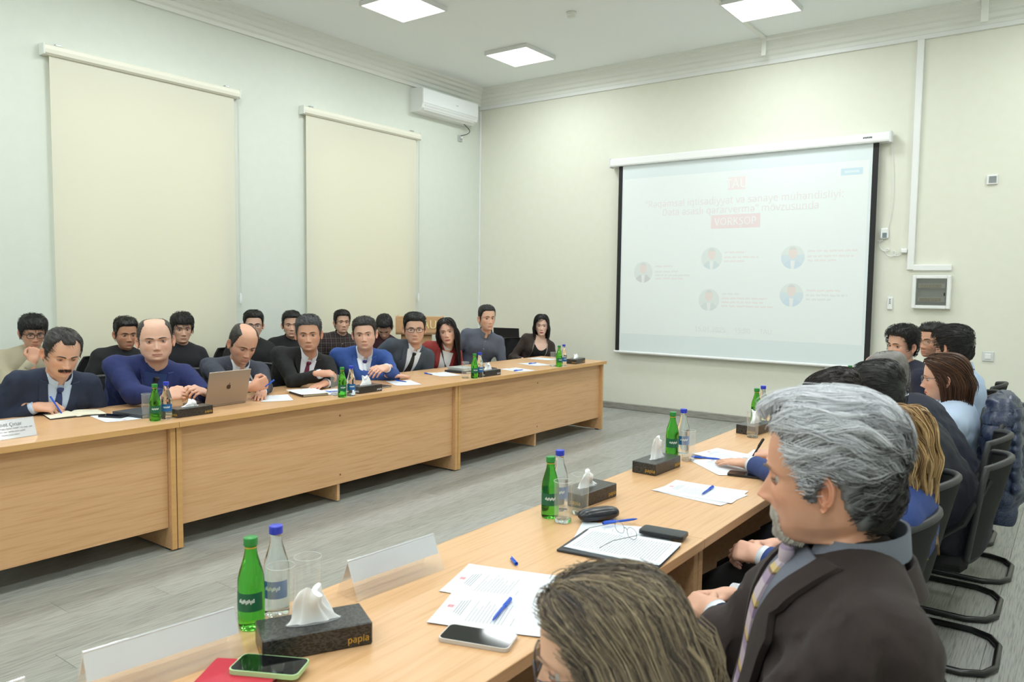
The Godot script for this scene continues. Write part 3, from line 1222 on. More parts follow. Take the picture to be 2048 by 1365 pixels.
func name_tent(at: Vector2, yaw: float, label: String, card := true, lines := []) -> void:
	# an acrylic A-frame along local x with a folded white card in it
	var t := thing("name_card_holder", label, "name card", Vector3(at.x, TT, at.y), yaw, "tent name card holders")
	for s in [-1.0, 1.0]:
		var mb := MB.new()
		mb.x = Transform3D(Basis(Vector3(1, 0, 0), -s * 0.42), Vector3(0, 0.047, s * 0.022))
		mb.box(Vector3.ZERO, Vector3(0.30, 0.104, 0.003), 0.0006)
		part(t, "acrylic_side", mb, glass_pane("acrylic", c8(236, 236, 236), 0.12, 0.12))
		mb = MB.new()
		mb.x = Transform3D(Basis(Vector3(1, 0, 0), -s * 0.42), Vector3(0, 0.047, s * 0.022))
		if lines.size() == 0:
			mb.box(Vector3(0, 0.024, -s * 0.0028), Vector3(0.296, 0.056, 0.001))
		else:
			mb.box(Vector3(0, 0.002, -s * 0.0028), Vector3(0.296, 0.098, 0.001))
		part(t, "card", mb, mats.paper_white)
	for i in lines.size():
		var b := Basis(Vector3(1, 0, 0), -0.42)
		var at3 := Vector3(0.0, 0.047, 0.022) + b * Vector3(0.02, lines[i][2], 0.0024)
		var pm := mat("print_grey", c8(120, 124, 130), 0.6)
		if lines[i][0] is String:
			text(t, "lettering", lines[i][0], lines[i][1], pm, at3, b, 0.0004)
		else:
			# print too small to read: word-like runs
			var mb := MB.new()
			mb.x = Transform3D(b, at3)
			var g := RandomNumberGenerator.new()
			g.seed = 3 + i
			var x: float = -lines[i][0]
			while x < lines[i][0]:
				var l := g.randf_range(0.012, 0.03)
				for k in int(l / 0.003):
					mb.box(Vector3(x + k * 0.003, g.randf_range(-0.0004, 0.0006), 0), Vector3(0.0018, g.randf_range(0.003, 0.0055), 0.0003))
				x += l + 0.004
			part(t, "small_print", mb, pm)

func notebook_open(at: Vector2, yaw: float, label: String) -> void:
	var t := thing("notebook", label, "notebook", Vector3(at.x, TT, at.y), yaw)
	var mb := MB.new()
	mb.box(Vector3(0, 0.002, 0), Vector3(0.30, 0.004, 0.212), 0.0015)
	part(t, "cover", mb, mat("cover_black", c8(36, 34, 34), 0.6))
	for s in [-1.0, 1.0]:
		mb = MB.new()
		var r := []
		for i in 9:
			var u := i / 8.0
			var y := 0.006 + 0.010 * sin(PI * pow(u, 0.55)) * (1.0 - u * 0.5)
			r.append(PackedVector3Array([Vector3(s * 0.146 * u, y, -0.1), Vector3(s * 0.146 * u, y, 0.1), Vector3(s * 0.146 * u, 0.004, 0.1), Vector3(s * 0.146 * u, 0.004, -0.1)]))
		mb.rings(r, true, true, true)
		part(t, "pages", mb, mat("cream_page", c8(242, 236, 214), 0.75))

func book(at: Vector2, yaw: float, label: String, c: Color, sz: Vector3, y := TT) -> void:
	var t := thing("notebook", label, "notebook", Vector3(at.x, y, at.y), yaw)
	var m := mat("book_" + c.to_html(false), c, 0.5)
	for q in [0.0012, sz.y - 0.0012]:
		var mb := MB.new()
		mb.box(Vector3(0, q, 0), Vector3(sz.x, 0.0024, sz.z), 0.0008)
		part(t, "cover", mb, m)
	var mb := MB.new()
	mb.box(Vector3(0.002, sz.y / 2, 0), Vector3(sz.x - 0.008, sz.y - 0.0052, sz.z - 0.008))
	part(t, "page_block", mb, mat("page_edge", c8(226, 222, 206), 0.8))
	mb = MB.new()
	mb.box(Vector3(-sz.x / 2 + 0.001, sz.y / 2, 0), Vector3(0.0024, sz.y, sz.z), 0.0006)
	part(t, "spine", mb, m)

func table_things() -> void:
	# --- right-hand table, near to far
	bottle(true, Vector2(-1.497, -1.035), "green glass bottle nearest the viewer beside two tumblers")
	bottle(false, Vector2(-1.512, -1.115), "clear blue-capped bottle nearest the viewer behind two tumblers")
	tumbler(Vector2(-1.452, -1.083), "tumbler touching the nearest green bottle")
	tumbler(Vector2(-1.452, -1.160), "tumbler behind the nearest tissue box")
	tissue_box(Vector2(-1.318, -1.068), deg_to_rad(62), "black tissue box nearest the viewer beside a green-cased phone", 0.07, 3)
	name_tent(Vector2(-1.452, -0.80), deg_to_rad(82), "blank acrylic name card holder nearest the viewer")
	name_tent(Vector2(-1.44, -1.43), deg_to_rad(86), "blank acrylic name card holder beside the printed sheets")
	name_tent(Vector2(-1.47, -0.40), deg_to_rad(85), "blank name card holder cut off by the lower left corner")
	book(Vector2(-1.315, -0.885), deg_to_rad(122), "thin red notebook under the green-cased phone", c8(196, 40, 62), Vector3(0.10, 0.012, 0.15))
	phone(Vector2(-1.279, -0.925), deg_to_rad(118), "phone in a pale green case lying on a red notebook", c8(176, 214, 160), TT + 0.0172, Vector3(0.072, 0.0095, 0.145))
	sheet(Vector2(-1.185, -1.596), deg_to_rad(108), "printed sheet with a red logo peeking out from under another", 0)
	sheet(Vector2(-1.092, -1.445), deg_to_rad(112), "blank-backed printed sheet under the foremost blue pen", 0, TT + 0.0025)
	pen(Vector2(-1.087, -1.442), deg_to_rad(18), "blue pen lying on the printed sheet next to a phone", TT + 0.009)
	var cap := MB.new()
	cap.x = Transform3D(Basis(Vector3(1, 0, 0), PI / 2), Vector3.ZERO)
	cap.lathe([[0.0, -0.024], [0.004, -0.022], [0.0056, 0.018], [0.0056, 0.022], [0.004, 0.022], [0.0, 0.012]], 14)
	cap.x = Transform3D()
	cap.box(Vector3(0, 0.0068, -0.004), Vector3(0.003, 0.0016, 0.036), 0.0005)
	solo("pen_cover", "loose blue pen cap lying on the bare table", "pen cap", cap, mat("pen_cap", c8(34, 92, 214), 0.25), Vector3(-1.265, TT + 0.0056, -1.737), deg_to_rad(55))
	phone(Vector2(-1.044, -1.302), deg_to_rad(108), "silver-edged phone with a dark screen beside the printed sheets", c8(206, 200, 196), TT + 0.005, Vector3(0.078, 0.0085, 0.165))
	bottle(true, Vector2(-1.430, -2.17), "green bottle between the glasses case and the second tissue box")
	bottle(false, Vector2(-1.452, -2.262), "clear blue-capped bottle behind the glasses case and tumblers")
	tumbler(Vector2(-1.365, -2.15), "tumbler beside the black glasses case")
	tumbler(Vector2(-1.368, -2.265), "tumbler in front of the second tissue box")
	tissue_box(Vector2(-1.442, -2.435), deg_to_rad(86), "marbled tissue box behind the pair of tumblers", 0.05, 5)
	# glasses case
	var gc := thing("glasses_case", "black glasses case resting on the corner of a sheet", "glasses case", Vector3(-1.28, TT + 0.0, -2.242), deg_to_rad(62))
	for s in [1.0, -1.0]:
		var mb := MB.new()
		var r := []
		for i in 13:
			var u := -1.0 + 2.0 * i / 12.0
			var k := pow(maxf(0.0, 1.0 - pow(absf(u), 3.2)), 0.5)
			var q := PackedVector3Array()
			for j in 13:
				var an := PI * j / 12.0
				q.append(Vector3(u * 0.082, 0.0225 + s * 0.022 * pow(sin(an), 0.75) * k, cos(an) * 0.033 * k))
			r.append(q)
		mb.rings(r, false)
		part(gc, "lid" if s > 0 else "tray", mb, mat("case_black", c8(34, 36, 42), 0.28))
	sheet(Vector2(-1.135, -2.15), deg_to_rad(112), "printed sheet under the glasses case and document folder", 0)
	book(Vector2(-1.083, -2.025), deg_to_rad(98), "flat dark folder holding a printed document", c8(48, 52, 60), Vector3(0.225, 0.006, 0.31), TT + 0.0016)
	sheet(Vector2(-1.080, -2.045), deg_to_rad(98), "densely printed document under folded wire spectacles", 1, TT + 0.0085, Vector2(0.21, 0.297), "documents")
	sheet(Vector2(-1.079, -2.041), deg_to_rad(97), "lower page of the dense document in the folder", 1, TT + 0.0078, Vector2(0.21, 0.297), "documents")
	pen(Vector2(-1.190, -2.242), deg_to_rad(150), "blue pen beside the wire spectacles", TT + 0.0155)
	phone(Vector2(-1.03, -2.218), deg_to_rad(97), "black phone at the head of the dense document", c8(40, 40, 42), TT + 0.0145, Vector3(0.07, 0.01, 0.145))
	spectacles(Vector3(-1.11, TT + 0.012, -2.115), deg_to_rad(-28))
	sheet(Vector2(-1.15, -2.815), deg_to_rad(93), "printed sheet with a red logo across the table from nobody", 0, TT + 0.0014)
	sheet(Vector2(-1.15, -2.79), deg_to_rad(82), "sheet lying skewed under the red-logo sheet", 0)
	pen(Vector2(-1.13, -2.815), deg_to_rad(4), "blue pen on the skewed pair of sheets", TT + 0.0075)
	tissue_box(Vector2(-1.452, -3.04), deg_to_rad(88), "marbled tissue box with gold lettering in the middle of the row", 0.085, 8)
	bottle(true, Vector2(-1.512, -3.325), "green bottle behind the gold-lettered tissue box")
	bottle(false, Vector2(-1.500, -3.42), "clear blue-capped bottle behind the middle green bottle")
	tumbler(Vector2(-1.415, -3.288), "tumbler next to a pen and the writing hands")
	pen(Vector2(-1.357, -3.375), deg_to_rad(108), "blue pen lying by the tumbler and writing hands")
	sheet(Vector2(-1.235, -3.28), deg_to_rad(48), "sheet under the flat writing hand", 0)
	sheet(Vector2(-1.29, -3.5), deg_to_rad(78), "sheet beyond the writing hand", 0, TT + 0.0014)
	sheet(Vector2(-1.10, -3.62), deg_to_rad(95), "sheet mostly hidden by the grey-haired man", 0, TT + 0.002)
	phone(Vector2(-1.10, -3.175), deg_to_rad(100), "black phone under the blue sleeve", c8(30, 30, 32))
	tissue_box(Vector2(-1.42, -4.2), deg_to_rad(84), "tissue box behind a tumbler by the grey-haired man's forehead", 0.06, 9)
	tumbler(Vector2(-1.375, -4.03), "tumbler in front of the grey-haired man's forehead")
	tumbler(Vector2(-1.44, -4.58), "tumbler half hidden by the grey hair")
	bottle(true, Vector2(-1.501, -4.45), "green bottle left of the grey-haired man's hair")
	bottle(false, Vector2(-1.500, -4.56), "clear bottle touching the grey-haired man's hair")
	bottle(true, Vector2(-1.45, -5.55), "green bottle peeking over the black-haired head")
	bottle(false, Vector2(-1.44, -5.66), "blue-capped bottle peeking over the black-haired head")
	bottle(true, Vector2(-1.41, -6.30), "green bottle top in front of the black panel")
	bottle(false, Vector2(-1.30, -6.32), "clear bottle in front of the black panel")
	# --- window-side table
	name_tent(Vector2(-4.285, -1.545), deg_to_rad(92), "lettered name card cut by the left edge", true, [["Ahmet Çınar", 0.018, 0.024], [0.1, 0.0, 0.002], [0.085, 0.0, -0.014], [0.03, 0.0, -0.03]])
	notebook_open(Vector2(-4.745, -2.10), deg_to_rad(78), "open notebook with cream pages under the writing hand")
	sheet(Vector2(-4.48, -2.215), deg_to_rad(261), "sheet under the phone beside the open notebook", 0)
	phone(Vector2(-4.505, -2.205), deg_to_rad(114), "dark phone lying on a sheet beside the open notebook", c8(34, 36, 46), TT + 0.007)
	book(Vector2(-4.47, -2.36), deg_to_rad(98), "grey planner with papers behind the first left glass", c8(60, 64, 70), Vector3(0.2, 0.02, 0.27))
	tumbler(Vector2(-4.335, -2.318), "glass left of the first window-side bottles")
	bottle(true, Vector2(-4.210, -2.296), "green bottle in front of the balding man in blue", 1.1)
	bottle(false, Vector2(-4.224, -2.372), "clear blue-capped bottle in front of the balding man", 1.1)
	tissue_box(Vector2(-4.245, -2.532), deg_to_rad(91), "black tissue box in front of the laptop", 0.03, 11)
	laptop(Vector3(-4.395, TT, -2.868), deg_to_rad(94), "silver laptop with a dark fruit emblem on its lid", "metal_silver", c8(164, 152, 142), 0.315, 0.225, deg_to_rad(14), true)
	sheet(Vector2(-4.43, -3.27), deg_to_rad(60), "sheet by the fist holding a pen", 0)
	book(Vector2(-4.42, -3.55), deg_to_rad(74), "strapped planner with a sheet on it before the man in black", c8(64, 58, 52), Vector3(0.19, 0.018, 0.25))
	sheet(Vector2(-4.43, -3.55), deg_to_rad(74), "sheet lying on the strapped planner", 0, TT + 0.0188)
	sheet(Vector2(-4.36, -3.74), deg_to_rad(84), "sheet behind the second left glass", 0)
	pen(Vector2(-4.37, -3.72), deg_to_rad(160), "blue pen behind the second left glass")
	tumbler(Vector2(-4.25, -3.645), "glass beside the planner with a strap")
	bottle(true, Vector2(-4.128, -3.605), "green bottle in front of the man with a maroon tie", 1.1)
	bottle(false, Vector2(-4.126, -3.685), "clear blue-capped bottle before the man with a maroon tie", 1.1)
	tissue_box(Vector2(-4.21, -3.90), deg_to_rad(91), "black tissue box with a white mark before the man in bright blue", 0.06, 13, true)
	book(Vector2(-4.37, -4.12), deg_to_rad(96), "flat black tablet behind the white-marked tissue box", c8(28, 28, 32), Vector3(0.17, 0.012, 0.24))
	sheet(Vector2(-4.36, -4.45), deg_to_rad(62), "sheet under the flat hand of the man in bright blue", 0)
	pen(Vector2(-4.43, -4.50), deg_to_rad(85), "blue pen on the sheet by the flat hand")
	sheet(Vector2(-4.53, -5.12), deg_to_rad(70), "sheet in front of the man with black-rimmed glasses", 0)
	pen(Vector2(-4.61, -5.02), deg_to_rad(75), "blue pen by the man with black-rimmed glasses", TT + 0.0065)
	book(Vector2(-4.52, -5.36), deg_to_rad(92), "black planner in front of the woman in red", c8(38, 38, 42), Vector3(0.18, 0.02, 0.25))
	book(Vector2(-4.54, -5.40), deg_to_rad(80), "pale grey notebook on top of the black planner", c8(178, 182, 178), Vector3(0.17, 0.022, 0.24), TT + 0.0205)
	tumbler(Vector2(-4.20, -5.03), "glass in front of the woman in red")
	bottle(true, Vector2(-4.145, -5.085), "green bottle in front of the woman in red", 1.1)
	bottle(false, Vector2(-4.155, -5.17), "clear blue-capped bottle in front of the woman in red", 1.1)
	tissue_box(Vector2(-4.19, -5.33), deg_to_rad(91), "black tissue box between the woman in red and the denim shirt", 0.055, 17, true)
	phone(Vector2(-4.53, -5.78), deg_to_rad(80), "phone lying in front of the young man in a denim shirt", c8(120, 120, 124))
	sheet(Vector2(-4.26, -5.87), deg_to_rad(75), "sheet in front of the young man in a denim shirt", 0)
	pen(Vector2(-4.205, -5.82), deg_to_rad(176), "blue pen at the table edge before the denim shirt")
	sheet(Vector2(-4.44, -6.41), deg_to_rad(72), "sheet in front of the young woman with bobbed hair", 0)
	pen(Vector2(-4.483, -6.45), deg_to_rad(178), "blue pen on the sheet before the bobbed young woman", TT + 0.0065)
	sheet(Vector2(-4.70, -6.95), deg_to_rad(88), "sheet beside the bobbed young woman's bottles", 0)
	tumbler(Vector2(-4.19, -6.375), "glass beside the far end bottles")
	bottle(true, Vector2(-4.122, -6.375), "green bottle at the far end of the table", 1.1)
	bottle(false, Vector2(-4.138, -6.485), "clear blue-capped bottle at the far end of the table", 1.1)
	tissue_box(Vector2(-4.19, -6.80), deg_to_rad(98), "tissue box at the far table end", 0.035, 19)
	# desk with a black laptop by the end wall
	var dk := thing("side_desk", "small wooden desk by the end wall behind the young man", "desk", Vector3(-6.22, 0, -8.05))
	var mb := MB.new()
	mb.box(Vector3(0, 0.735, 0), Vector3(1.3, 0.03, 0.6), 0.002)
	part(dk, "top", mb, wood())
	for s in [-0.6, 0.6]:
		mb = MB.new()
		mb.box(Vector3(s, 0.36, 0), Vector3(0.03, 0.72, 0.56), 0.002)
		part(dk, "leg", mb, wood())
	laptop(Vector3(-5.98, TT, -8.0), deg_to_rad(10), "black laptop open on the desk by the end wall", "laptop_black", c8(38, 40, 44), 0.37, 0.24, deg_to_rad(8), false)

func laptop(at: Vector3, yaw: float, label: String, mn: String, c: Color, w: float, d: float, tilt: float, emblem: bool) -> void:
	# seen from behind: the lid's outside faces +z
	var t := thing("laptop", label, "laptop", at, yaw)
	var m := mat(mn, c, 0.35, 0.6 if emblem else 0.0)
	var mb := MB.new()
	mb.box(Vector3(0, 0.008, -d / 2), Vector3(w, 0.014, d), 0.004)
	part(t, "base", mb, m)
	mb = MB.new()
	mb.box(Vector3(0, 0.0152, -d * 0.45), Vector3(w * 0.86, 0.001, d * 0.42))
	part(t, "keyboard", mb, mats.black_plastic)
	var b := Basis(Vector3(1, 0, 0), tilt)
	mb = MB.new()
	mb.x = Transform3D(b, Vector3(0, 0.012, 0))
	mb.box(Vector3(0, d / 2, 0.0), Vector3(w, d, 0.006), 0.0025)
	var lid := part(t, "lid", mb, m)
	mb = MB.new()
	mb.x = Transform3D(b, Vector3(0, 0.012, 0))
	mb.box(Vector3(0, d / 2, -0.0032), Vector3(w - 0.012, d - 0.012, 0.001))
	part(lid, "screen", mb, mat("phone_screen", c8(14, 16, 18), 0.06))
	if emblem:
		mb = MB.new()
		mb.x = Transform3D(b, Vector3(0, 0.012, 0) + b * Vector3(0, d * 0.52, 0.003))
		var po := PackedVector2Array()
		for i in 40:
			var a := TAU * i / 40
			var r := 0.0165 * (1.0 - 0.16 * exp(-pow((a - PI / 2) / 0.28, 2)) - 0.08 * exp(-pow((a - PI * 1.5) / 0.25, 2)))
			var q := Vector2(cos(a) * r, sin(a) * r * 0.98)
			var bite := q - Vector2(0.0205, 0.002)
			if bite.length() < 0.0085:
				q = Vector2(0.0205, 0.002) + bite.normalized() * 0.0085
			po.append(q)
		mb.prism(po, 0.0, 0.0006)
		var lf := PackedVector2Array()
		for i in 12:
			var a := TAU * i / 12
			var q := Vector2(cos(a) * 0.0062, sin(a) * 0.0026).rotated(0.9)
			lf.append(q + Vector2(0.004, 0.0215))
		mb.prism(lf, 0.0, 0.0006)
		part(lid, "emblem", mb, mat("emblem_dark", c8(66, 54, 48), 0.3, 0.5))

func spectacles(at: Vector3, yaw: float) -> void:
	var t := thing("spectacles", "thin wire spectacles lying on the dense document", "spectacles", at, yaw)
	var m := mat("wire_metal", c8(120, 118, 116), 0.3, 0.8)
	for s in [-1.0, 1.0]:
		var mb := MB.new()
		var pts := []
		var lens := PackedVector2Array()
		for i in 25:
			var a := TAU * i / 24
			var q := Vector2(cos(a) * 0.026, sin(a) * 0.017)
			q.x = signf(q.x) * pow(absf(q.x) / 0.026, 0.8) * 0.026
			pts.append(Vector3(s * 0.034 + q.x, 0.019 + q.y, 0.0))
			if i < 24:
				lens.append(Vector2(s * 0.034 + q.x, 0.019 + q.y))
		mb.tube(pts, [0.0008], 5, false)
		part(t, "rim", mb, m)
		mb = MB.new()
		mb.prism(lens, -0.0006, 0.0006)
		part(t, "lens", mb, glass_pane("lens_glass", Color.WHITE, 0.04))
		mb = MB.new()
		mb.tube([Vector3(s * 0.061, 0.024, 0.0), Vector3(s * 0.066, 0.023, 0.004), Vector3(s * 0.067, 0.019, 0.09), Vector3(s * 0.063, 0.002, 0.135)], [0.0011], 6)
		part(t, "temple", mb, m)
		mb = MB.new()
		mb.x = Transform3D(Basis(), Vector3(s * 0.008, 0.014, 0.004))
		mb.lathe([[0.0, -0.005], [0.003, 0.0], [0.0, 0.005]], 8)
		part(t, "nose_pad", mb, glass_pane("lens_glass", Color.WHITE, 0.04))
	var mb := MB.new()
	mb.tube([Vector3(-0.009, 0.022, 0), Vector3(-0.004, 0.027, 0.001), Vector3(0.004, 0.027, 0.001), Vector3(0.009, 0.022, 0)], [0.0011], 6)
	part(t, "bridge", mb, m)

# ---------- chairs: the sitter faces local +z
func chair_proto() -> Node3D:
	var t := thing("visitor_chair", "black visitor chair", "chair", Vector3.ZERO, 0.0, "black cantilever visitor chairs")
	var mb := MB.new()
	mb.box(Vector3(0, 0.435, 0.05), Vector3(0.46, 0.06, 0.46), 0.025)
	part(t, "seat", mb, mats.black_cloth)
	# curved back shell with a lip at the top
	mb = MB.new()
	var rim := []
	var rr := []
	for i in 13:
		var u := i / 12.0
		var q := PackedVector3Array()
		for j in 17:
			var w := -1.0 + 2.0 * j / 16.0
			var half := lerpf(0.19, 0.235, sin(u * PI * 0.6)) * (1.0 - 0.12 * pow(u, 6))
			var y := 0.46 + 0.40 * u - 0.02 * w * w * u
			var z := -0.20 - 0.09 * u + 0.075 * w * w * (0.5 + 0.5 * u)
			q.append(Vector3(w * half, y, z))
		rr.append(q)
		if i == 12:
			for e in q:
				rim.append(e)
	var back := []
	for i in 13:
		back.append(rr[i])
	mb.rings(back, false)
	var n := mb.v.size()
	for i in n:
		mb.p(mb.v[i] - Vector3(0, 0, 0.022))
	for i in 12:
		for j in 16:
			var k := n + i * 17 + j
			mb.quad(k, k + 17, k + 18, k + 1)
	part(t, "backrest", mb, mats.black_cloth)
	mb = MB.new()
	var loop := []
	for i in 13:
		loop.append(rr[i][0] - Vector3(0, 0, 0.011))
	for e in rim:
		loop.append(e - Vector3(0, 0, 0.011))
	for i in 13:
		loop.append(rr[12 - i][16] - Vector3(0, 0, 0.011))
	mb.tube(loop, [0.0135], 8)
	part(t, "back_rim", mb, mats.rim_grey)
	for s in [-1.0, 1.0]:
		mb = MB.new()
		mb.tube([Vector3(s * 0.2, 0.80, -0.24), Vector3(s * 0.245, 0.62, -0.16), Vector3(s * 0.25, 0.50, -0.02), Vector3(s * 0.25, 0.43, 0.14)], [0.018, 0.022, 0.022, 0.018], 8, true, 0.55)
		part(t, "side_arm", mb, mats.black_plastic)
	mb = MB.new()
	var f := []
	for s in [-1.0, 1.0]:
		var one := [Vector3(0.22, 0.41, 0.2), Vector3(0.23, 0.40, 0.26), Vector3(0.235, 0.30, 0.275), Vector3(0.24, 0.05, 0.255), Vector3(0.24, 0.016, 0.22), Vector3(0.24, 0.015, -0.18), Vector3(0.2, 0.015, -0.255), Vector3(0.12, 0.015, -0.29)]
		if s < 0:
			for q in one:
				f.append(Vector3(-q.x, q.y, q.z))
		else:
			one.reverse()
			f.append_array(one)
	mb.tube(f, [0.0145], 8)
	part(t, "base_tube", mb, mat("tube_black", c8(22, 23, 24), 0.3))
	mb = MB.new()
	mb.box(Vector3(0, 0.40, 0.18), Vector3(0.44, 0.02, 0.05), 0.004)
	part(t, "seat_rail", mb, mats.black_plastic)
	return t

func pad_chair_proto() -> Node3D:
	var t := thing("padded_chair", "black padded chair", "chair", Vector3.ZERO, 0.0, "black padded chairs in the second row")
	var mb := MB.new()
	mb.box(Vector3(0, 0.44, 0.03), Vector3(0.48, 0.08, 0.48), 0.03)
	part(t, "seat", mb, mats.black_cloth)
	mb = MB.new()
	var r := []
	for i in 11:
		var u := i / 10.0
		var q := PackedVector3Array()
		for j in 24:
			var a := TAU * j / 24
			var hw := 0.235 * (1.0 - 0.35 * pow(u, 5)) * (0.9 + 0.1 * sin(u * PI))
			q.append(Vector3(signf(cos(a)) * pow(absf(cos(a)), 0.5) * hw, 0.47 + 0.43 * u, -0.22 - 0.07 * u + 0.06 * cos(a) * cos(a) + signf(sin(a)) * pow(absf(sin(a)), 0.6) * 0.03))
		r.append(q)
	mb.rings(r, true, true, true)
	part(t, "backrest", mb, mats.black_cloth)
	for s in [-1.0, 1.0]:
		for z in [-0.2, 0.22]:
			mb = MB.new()
			mb.tube([Vector3(s * 0.21, 0.42, z), Vector3(s * 0.22, 0.0, z * 1.1)], [0.012], 8)
			part(t, "leg", mb, mat("tube_black", c8(22, 23, 24), 0.3))
	return t

func chairs() -> void:
	var c := chair_proto()
	var first := true
	for q in SEATS_R:
		if first:
			c.position = Vector3(q[0], 0, q[1])
			c.rotation.y = -PI / 2
			c.set_meta("label", q[2])
			first = false
		else:
			copy(c, Vector3(q[0], 0, q[1]), -PI / 2 + q[3], q[2])
	for q in SEATS_L:
		copy(c, Vector3(q[0], 0, q[1]), PI / 2 + q[3], q[2], "black chairs along the window-side table")
	var d := pad_chair_proto()
	first = true
	for q in SEATS_B:
		if first:
			d.position = Vector3(q[0], 0, q[1])
			d.rotation.y = PI / 2 + q[3]
			d.set_meta("label", q[2])
			first = false
		else:
			copy(d, Vector3(q[0], 0, q[1]), PI / 2 + q[3], q[2])
	puffer()

const SEATS_R := [
	[-0.55, -0.82, "black visitor chair under the woman with ash-blonde hair", 0.0], [-0.44, -1.36, "black visitor chair under the man in the brown jacket", 0.0],
	[-0.6, -1.98, "black visitor chair just beyond the brown jacket", 0.0], [-0.62, -2.62, "black visitor chair behind the blue jacket with curly blonde hair", 0.03],
	[-0.63, -3.18, "third black visitor chair beyond the brown jacket", -0.04], [-0.50, -3.72, "black visitor chair behind the man with black hair and white collar", 0.02],
	[-0.54, -4.32, "black visitor chair behind the balding man", 0.0], [-0.53, -4.92, "black visitor chair draped with the quilted jacket", 0.0],
	[-0.66, -5.55, "black visitor chair next beyond the quilted jacket", 0.0], [-0.72, -6.1, "black visitor chair under the young man glancing back", 0.1], [-0.72, -6.75, "black visitor chair last in the row by the wall", 0.0]]
const SEATS_L := [
	[-5.28, -2.05, "black chair behind the man with a moustache", 0.0], [-5.3, -2.66, "black chair behind the balding man in blue", 0.0], [-5.3, -3.3, "black chair behind the man in charcoal with a pen", 0.0],
	[-5.3, -3.9, "black chair behind the man in the black suit", 0.0], [-5.28, -4.5, "black chair behind the man in bright blue", 0.0], [-5.4, -5.24, "black chair behind the man with the black tie", 0.0],
	[-5.42, -5.76, "black chair behind the woman in red", 0.0], [-5.45, -6.45, "black chair behind the denim shirt", 0.0]]
const SEATS_B := [
	[-6.5, -2.52, "black padded chair under the young man in beige", 0.0], [-6.5, -3.2, "black padded chair under the young man in a zipped black top", 0.0], [-6.5, -3.74, "black padded chair under the young man with a fringe", 0.0],
	[-6.5, -4.46, "black padded chair under the bespectacled young man", 0.0], [-6.5, -4.97, "black padded chair under the young man beside the black suit", 0.0],
	[-6.5, -5.55, "black padded chair under the plaid shirt", 0.0], [-6.5, -6.15, "black padded chair under the bowed head", 0.0], [-5.95, -7.28, "black padded chair left of the denim shirt", 0.3], [-5.42, -7.62, "black padded chair under the bobbed young woman", -0.25]]

func puffer() -> void:
	# quilted jacket hung over a chair back
	var t := thing("quilted_jacket", "dark blue quilted jacket hung over a chair back", "jacket", Vector3(-0.31, 0, -4.94))
	var n := FastNoiseLite.new()
	n.seed = 3
	n.frequency = 9.0
	var r := []
	for i in 81:
		var g := i / 10.0
		var y := 0.985 - g * 0.074
		var puff := 0.015 * pow(absf(sin(PI * g)), 0.55) + 0.003
		var q := PackedVector3Array()
		for j in 56:
			var a := TAU * j / 56
			var hw := 0.13 + 0.115 * sqrt(minf(1.0, g / 3.0))
			var hd := (0.03 + 0.035 * minf(1.0, g)) * (1.0 + 0.06 * g)
			var ca := signf(cos(a)) * pow(absf(cos(a)), 0.6)
			var sa := signf(sin(a)) * pow(absf(sin(a)), 0.75)
			var hem := 0.02 * sin(sa * 4.0 + 1.0) * g / 8.0 - (0.05 * clampf(sa, 0.0, 1.0) * pow(g / 8.0, 2))
			var p := Vector3(ca * hd, y + hem + 0.010 * sin(sa * 5.0 + floorf(g) * 1.7), sa * hw)
			var e := 1.0 + n.get_noise_3d(p.x, p.y, p.z) * 0.9
			q.append(p + Vector3(ca, 0, sa * 0.5) * puff * e + Vector3(0.035 * n.get_noise_2d(p.z * 0.45, p.y * 0.25), 0, 0))
		r.append(q)
	var mb := MB.new()
	mb.rings(r, true, true, true)
	part(t, "shell", mb, quilt())
	for s in [-1.0, 1.0]:
		r = []
		for i in 57:
			var u := i / 56.0
			var q := PackedVector3Array()
			for j in 20:
				var a := TAU * j / 20
				var rr := 0.04 + 0.008 * pow(absf(sin(PI * u * 7.0)), 0.6) + 0.012 * n.get_noise_2d(u * 0.8, a * 0.03)
				q.append(Vector3(0.06 + 0.02 * u + cos(a) * rr * 0.6, 0.93 - u * 0.44, s * (0.13 + 0.06 * sin(u * 2.2)) + sin(a) * rr * 1.2))
			r.append(q)
		mb = MB.new()
		mb.rings(r, true, true, true)
		part(t, "sleeve", mb, quilt())

func quilt() -> StandardMaterial3D:
	return tri_mat("quilt_print", noise_tex(61, 0.03, [c8(20, 26, 44), c8(34, 44, 70), c8(58, 70, 98), c8(26, 32, 52), c8(74, 86, 112)], 256, 4), Vector3(5, 5, 5), 0.35)

# ---------- people
const HR := [
	[0.1165, 0.1165, -0.0145, -0.0155, 0.0004], [0.1125, 0.1125, 0.032, -0.058, 0.036], [0.103, 0.103, 0.058, -0.085, 0.057], [0.085, 0.085, 0.078, -0.101, 0.0705],
	[0.060, 0.060, 0.0885, -0.107, 0.0765], [0.035, 0.035, 0.0925, -0.108, 0.0785], [0.012, 0.012, 0.0930, -0.106, 0.078], [0.0, 0.0, 0.0885, -0.104, 0.077],
	[-0.020, -0.018, 0.089, -0.100, 0.0755], [-0.045, -0.038, 0.0885, -0.094, 0.0715], [-0.066, -0.053, 0.0875, -0.086, 0.0665], [-0.086, -0.064, 0.0855, -0.080, 0.060],
	[-0.103, -0.072, 0.0815, -0.076, 0.0525], [-0.1135, -0.078, 0.068, -0.074, 0.048], [-0.1165, -0.084, 0.044, -0.073, 0.047], [-0.120, -0.092, 0.020, -0.073, 0.050],
	[-0.140, -0.112, 0.010, -0.076, 0.053], [-0.185, -0.158, 0.014, -0.084, 0.058], [-0.24, -0.21, 0.03, -0.10, 0.075]]

